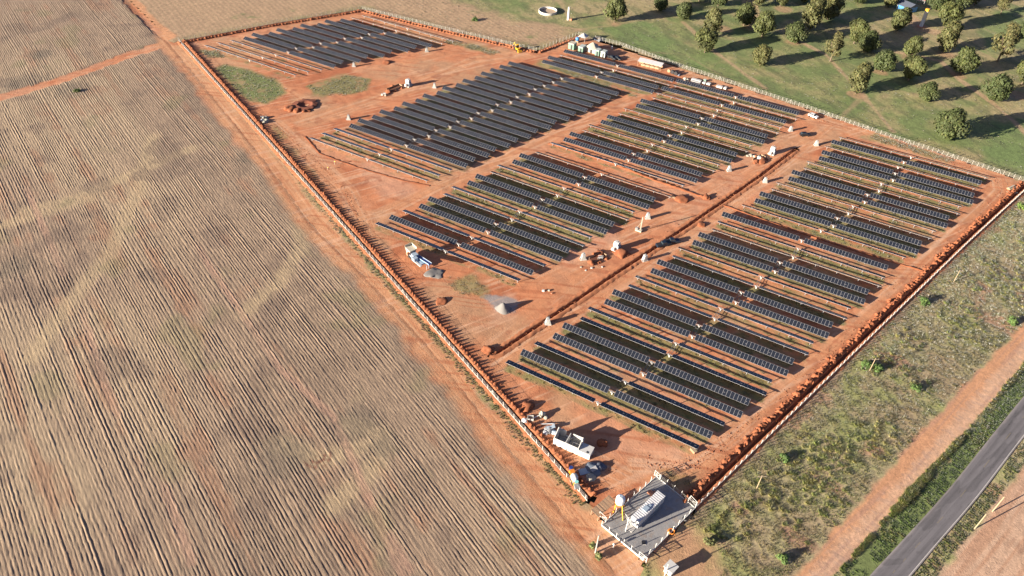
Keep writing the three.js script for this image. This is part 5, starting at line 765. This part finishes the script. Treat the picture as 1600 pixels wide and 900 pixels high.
const KIND = [[12, 9.6, 1.2, 6000, 34, [0.062, 0.08, 0.02], 0.5], [10.5, 10.5, 1.3, 5400, 32, [0.072, 0.086, 0.022], 0.5], [12.5, 8.8, 1.0, 6000, 36, [0.048, 0.068, 0.018], 0.5], [8.5, 10.5, 2.4, 2200, 20, [0.10, 0.1, 0.034], 0.42], [11.5, 10, 1.2, 5400, 30, [0.085, 0.09, 0.026], 0.5], [11, 10, 1.6, 5000, 27, [0.07, 0.085, 0.022], 0.5], [13, 8.8, 1.2, 6000, 28, [0.056, 0.076, 0.02], 0.52], [10, 10.6, 1.5, 5000, 28, [0.082, 0.088, 0.026], 0.48]];
const kindRef = KIND.map(() => null);
const TREES = [
  [-148.2, -375.6, 10.7, 0, 'lone round orchard tree nearest the tall white pillar'], [-133.8, -405.0, 8.9, 2, 'dark round tree at the top edge, second past the white pillar'], [-118.6, -401.3, 8.4, 1, 'tree with a yellowish crown between the top edge trees and the bare path'],
  [-94.3, -366.6, 10.3, 1, 'front tree of the close pair beside the thin path behind the shed'], [-98.1, -386.7, 9.7, 4, 'rear tree of the close pair beside the thin path behind the shed'], [-87.9, -411.9, 10.7, 0, 'tree on bare earth beside the long shaded gap behind the shed'],
  [-75.3, -402.3, 10.1, 2, 'dark tree standing directly behind the small ragged tree'], [-66.3, -367.8, 8.5, 4, 'small ragged tree standing closest to the strip of white stacks'], [-59.2, -405.4, 10.4, 0, 'front tree of the close row of three running up to the top edge'],
  [-78.7, -451.3, 9.5, 1, 'tree cut by the top edge behind the close row of three'], [-56.2, -427.5, 12.4, 2, 'middle tree of the close row of three, the largest of them'], [-51.0, -446.9, 11.7, 4, 'last tree of the close row of three'],
  [-37.6, -392.4, 8.3, 3, 'slim pale tree with a thin see-through crown'], [-31.9, -422.1, 10.4, 1, 'paler tree of the touching pair in the middle of the orchard'], [-24.3, -416.0, 10.2, 0, 'darker tree of the touching pair in the middle of the orchard'],
  [-13.4, -395.0, 10.4, 2, 'round dense tree in front of the touching pair'], [-19.5, -363.6, 10.5, 2, 'round dense tree standing second nearest to the white braced fence'], [-15.1, -453.6, 10.4, 1, 'tree just in front of the blue farm house wall'],
  [-4.0, -420.5, 8.1, 4, 'small yellow green tree between the round tree and the broken clump'], [-0.4, -392.1, 10.5, 1, 'yellow green tree whose long shadow reaches the bare path'], [9.8, -374.7, 8.6, 4, 'olive tree in the open in front of the bare crossing path'],
  [7.3, -470.1, 11.9, 1, 'tall tree at the foot of the yellow topped tower'], [10.2, -437.5, 11.6, 4, 'leaning clump of tree directly below the tower tree'], [20.5, -414.4, 11.0, 0, 'round tree on the bare path with a long dark shadow'],
  [35.3, -441.7, 11.1, 3, 'brownish thin crowned tree near the frame side above the lush grass'], [36.9, -392.7, 11.6, 2, 'big dark green tree by the bare path near the frame side'], [22.3, -342.3, 12.3, 0, 'largest tree, standing nearest the white braced fence with a long shadow'],
  [47.6, -419.4, 9.3, 1, 'tree half cut off by the frame side beside the big dark one'], [31.8, -514.2, 6.6, 3, 'small thin tree near the top edge above the lush grass'], [-25.4, -487.3, 9.6, 4, 'brownish tree beside the farm house gable'], [17.3, -520.6, 10.5, 1, 'pale tree at the top edge above the lush field'], [-1.1, -498.3, 10.3, 2, 'dark tree behind the yellow topped tower'], [8.9, -507.6, 11.1, 0, 'dark tree at the top edge next to the tower'],
  [-108.9, -431.4, 10.2, 2, 'tree at the top edge above the bare shaded gap'], [-89.5, -443.8, 10.2, 4, 'pale tree at the top edge beside the bare shaded gap'], [-106.8, -458.1, 10.6, 0, 'tree rising from beyond the top edge over the bare gap'], [-120.4, -431.6, 8.8, 1, 'small tree at the top edge beside the first dark pair'], [-41.8, -482.9, 9.7, 2, 'tree at the top edge behind the slim pale tree'], [47.1, -484.0, 10.4, 1, 'tree just inside the frame side above the half cut tree'], [-69.0, -465.1, 10.0, 0, 'tree at the top edge over the close row of three'],
];
TREES.forEach(([x, z, w, k0, label], i) => {
  const k = k0 === 3 || i % 2 ? k0 : 5 + (i >> 1) % 3;
  const K = KIND[k], src = kindRef[k]; let o;
  if (!src) { o = thing('orchard_tree', label, 'tree', x, z, 0, 'orchard trees'); part('trunk', trunkGeo(k + 3, K[2], K[1], K[0]), bark, o); part('crown', crownGeo(k * 17 + 5, K[0], K[1], K[2], K[3], K[4], K[5], K[6]), leafMat, o); kindRef[k] = o; } else o = copy(src, label, x, z, 0);
  o.rotation.y = i * 2.1; const s = w / K[0] * 1.08; o.scale.set(s, s * (1.04 + 0.16 * LAT[i * 5]), s);
});

// ---------------------------------------------------------------- shrubs and grass
function tuftGeo(seed, n, R, h, w) { const r = rng(seed), pos = [], nor = [], uv = []; for (let i = 0; i < n; i++) { const a = r() * 6.283, d = Math.sqrt(r()) * R * 0.5, x = Math.cos(a) * d, z = Math.sin(a) * d, b = r() * 6.283, lx = Math.cos(a) * R * (0.3 + 0.7 * r()), lz = Math.sin(a) * R * (0.3 + 0.7 * r()), hh = h * (0.5 + 0.6 * r()), wx = Math.cos(b) * w, wz = Math.sin(b) * w; pos.push(x - wx, -0.05, z - wz, x + wx, -0.05, z + wz, x + lx, hh, z + lz); const nn = new THREE.Vector3(Math.cos(a) * 0.5, 0.8, Math.sin(a) * 0.5).normalize(); for (let k = 0; k < 3; k++) nor.push(nn.x, nn.y, nn.z); uv.push(0, 0, 1, 0, 0.5, 1); } const g = new THREE.BufferGeometry(); g.setAttribute('position', new THREE.Float32BufferAttribute(pos, 3)); g.setAttribute('normal', new THREE.Float32BufferAttribute(nor, 3)); g.setAttribute('uv', new THREE.Float32BufferAttribute(uv, 2)); return g; }
const grassMat = new THREE.MeshPhysicalMaterial({ color: 0xffffff, roughness: 1, transmission: 0.45, thickness: 0, side: THREE.DoubleSide });
function scatter(name, label, geo, N, seed, fn) { // fn(r) -> [x, z, size, [r, g, b]] or null
  const r = rng(seed), im = new THREE.InstancedMesh(geo, grassMat, N), m = new THREE.Matrix4(), c = new THREE.Color(); let k = 0;
  for (let tries = 0; k < N && tries < N * 30; tries++) { const q = fn(r); if (!q || !visible(q[0], q[1], 1.2)) continue; const s = q[2]; m.compose(new THREE.Vector3(q[0], land(q[0], q[1]) - 0.02, q[1]), Q.setFromEuler(E.set(0, r() * 6.28, 0)), new THREE.Vector3(s, s * (0.8 + 0.4 * r()), s)); im.setMatrixAt(k, m); const g = 0.8 + 0.4 * r(); im.setColorAt(k, c.setRGB(q[3][0] * g, q[3][1] * g, q[3][2] * g)); k++; }
  im.count = k; shadows(im); im.name = numbered(name); tag(im, label, 'grass', null, 'stuff'); scene.add(im); return im;
}
const T_SMALL = tuftGeo(1, 18, 0.55, 0.2, 0.05), T_TALL = tuftGeo(2, 80, 0.95, 0.95, 0.055), T_WEED = tuftGeo(3, 20, 0.55, 0.26, 0.07);
const S_IN = (x, z) => { if (!inPoly(SCRUB, x, z) || sdPoly(DIRT, x, z) < 0.6 || dPath(FENCE_S, x, z) < 1.2) return false; dPath(ROAD_A, x, z); return SIDE < -10.5; };
const sb = R_SCRUB, resampledA = resample(ROAD_A, 0.7), resampledB = resample(ROAD_B, 0.7), resampledW = resample(FENCE_W, 0.7);
scatter('grass', 'low dry and green grass covering the scrubland beside the fence', T_SMALL, 13000, 11, (r) => { const x = sb[0] + r() * sb[2], z = sb[1] + r() * sb[3]; if (!S_IN(x, z)) return null; if (Math.hypot(x + 6, z + 99) < 9) return null; const n = fbm(x * 0.06 + 7, z * 0.06, 3), g = vn(x * 0.3, z * 0.3); return [x, z, 0.7 + r() * 0.9, n > 0.52 ? [0.3, 0.37, 0.09] : g > 0.6 ? [0.4, 0.34, 0.15] : [0.28, 0.29, 0.1]]; });
scatter('tall_grass', 'tall yellow green grass clumps in the scrubland', T_TALL, 950, 12, (r) => { const x = sb[0] + r() * sb[2], z = sb[1] + r() * sb[3], n = fbm(x * 0.07 + 21, z * 0.07 + 4, 3); if (!S_IN(x, z) || n < 0.57 || dPath(FENCE_S, x, z) < 5) return null; if (r() < 0.35 && vn(x * 0.5, z * 0.5) < 0.5) return null; return [x, z, 0.35 + r() * 0.6, r() < 0.6 ? [0.68, 0.64, 0.25] : [0.48, 0.55, 0.17]]; });
scatter('tall_grass', 'belt of tall yellow green grass between the dirt track and the asphalt road', T_TALL, 900, 13, (r) => { const p = resampledA[(r() * resampledA.length) | 0], d = -(5.0 + 4.6 * r() * (0.6 + 0.4 * r())), x = p[0] - p[4] * d, z = p[1] + p[3] * d; const hn = fbm(x * 0.16 + 30, z * 0.16, 3); if (sdPoly(DIRT, x, z) < 0.1 || hn < 0.3 + 0.1 * r()) return null; return [x, z, (0.25 + r() * 0.6) * (0.5 + hn * 1.2), r() < 0.55 ? [0.55, 0.5, 0.19] : [0.32, 0.42, 0.1]]; });
scatter('grass', 'dark green verge grass on both shoulders of the asphalt road', T_WEED, 4600, 14, (r) => { const near = r() < 0.62, P = near ? resampledA : resampledB, p = P[(r() * P.length) | 0], d = near ? -(0.4 + 4.8 * r()) : 0.5 + 2.9 * r(), x = p[0] - p[4] * d, z = p[1] + p[3] * d, vg = fbm(x * 0.2, z * 0.2 + 60, 3); if (vg < 0.22 + 0.12 * r()) return null; return [x, z, 0.4 + r() * 0.8 * (0.4 + vg), near && vg < 0.6 ? [0.17, 0.27, 0.07] : r() < 0.6 ? [0.24, 0.32, 0.085] : [0.36, 0.33, 0.13]]; });
scatter('weeds', 'weeds growing between the solar tracker rows', T_WEED, 7000, 15, (r) => { const q = ROWLIST[(r() * ROWLIST.length) | 0], x = q.x + r() * ROW_L, z = q.z + 1.0 + (r() - 0.5) * 3.4, w = weeds(x, z), n = fbm(x * 0.3 + 5, z * 0.5, 3); if (w * 0.75 + n * 0.62 < 0.66 + r() * 0.2) return null; return [x, z, 0.4 + r() * 0.7, r() < 0.6 ? [0.22, 0.26, 0.08] : [0.4, 0.32, 0.16]]; });
scatter('weeds', 'green weeds on the grassy patches inside the fence', T_SMALL, 4500, 16, (r) => { const [p] = GREEN[(r() * GREEN.length) | 0], b = bbox(p, 0), x = b[0] + r() * (b[1] - b[0]), z = b[2] + r() * (b[3] - b[2]); if ((p === GREEN[GREEN.length - 2][0] || p === GREEN[3][0]) && r() < 0.85) return null; if (sdPoly(p, x, z) > -2.5 + 4 * fbm(x * 0.4, z * 0.4, 2) || fbm(x * 0.13 + 40, z * 0.13, 3) < 0.28) return null; return [x, z, 0.5 + r() * 0.8, r() < 0.6 ? [0.26, 0.29, 0.1] : [0.44, 0.36, 0.19]]; });
scatter('grass', 'strip of grass between the field side fence and the earth road', T_WEED, 2200, 17, (r) => { const p = resampledW[(r() * resampledW.length) | 0], d = 0.4 + 3.4 * r() * r(), x = p[0] - p[4] * d, z = p[1] + p[3] * d; if (z < -175 + r() * 40) return null; return [x, z, 0.35 + r() * 0.5, r() < 0.45 ? [0.22, 0.26, 0.085] : [0.42, 0.33, 0.18]]; });
scatter('grass', 'pasture grass tussocks under the orchard trees', T_SMALL, 6000, 18, (r) => { const x = -260 + r() * 330, z = -560 + r() * 320; if (inSite(x, z)) return null; dPath(PASTURE_EDGE, x, z); if (SIDE > -1) return null; const n = fbm(x * 0.12, z * 0.12 + 30, 3); if (n < 0.4) return null; return [x, z, 0.5 + r() * 0.8, r() < 0.6 ? [0.26, 0.3, 0.11] : [0.4, 0.34, 0.17]]; });
function shrub(label, x, z, w, h, hue, seed) { const o = thing('green_shrub', label, 'shrub', x, z); part('stem', [bar([0, -0.1, 0], [0.2, h * 0.6, 0.1], 0.05), bar([0, -0.1, 0], [-0.25, h * 0.5, -0.1], 0.04)], bark, o); part('foliage', crownGeo(seed, w, h, 0.1, 420, 9, hue, 0.26), leafMat, o); return o; }
const GS = [0.085, 0.15, 0.035];
shrub('green shrub just left of the thick white concrete pole', -25.4, -90.9, 1.9, 1.7, [0.16, 0.18, 0.06], 1); shrub('green shrub at the foot of the thick white concrete pole', -23.1, -89.2, 2.0, 1.6, [0.15, 0.17, 0.06], 2);
shrub('ring shaped dark shrub in the scrub below the pad corner', -2.0, -106.0, 3.4, 1.5, [0.13, 0.14, 0.05], 3); shrub('bright green bush at the foot of the middle utility pole', 18.4, -184.4, 4.2, 1.6, GS, 4); shrub('second bright green bush beside the middle utility pole', 21.9, -185.1, 3.4, 1.4, GS, 5);
shrub('bright green bush in the scrub near the fence between two poles', 28.9, -223.2, 4.0, 1.8, GS, 6); shrub('round green bush near the dirt track edge at the frame side', 54.9, -228.7, 4.6, 2.0, GS, 7); shrub('large green bush at the frame edge near the fence corner', 53.7, -301.5, 4.5, 2.0, [0.13, 0.21, 0.04], 8); shrub('green bush near the pink bare patch in the scrub', 6.7, -139.0, 3.0, 1.3, GS, 9); shrub('green bush in the scrub halfway to the dirt track', 32.4, -182.9, 3.4, 1.6, GS, 10); shrub('low green bush in the lowest part of the scrub', 13.8, -110.8, 3.0, 1.3, GS, 11); shrub('green bush in the far stubble outside the fence', -211.3, -335.1, 3.8, 1.4, GS, 12); shrub('small green bush in the ploughed field below the crossing track', -312.2, -170.5, 3.6, 1.2, [0.13, 0.18, 0.05], 13);
renderer.render(scene, camera);
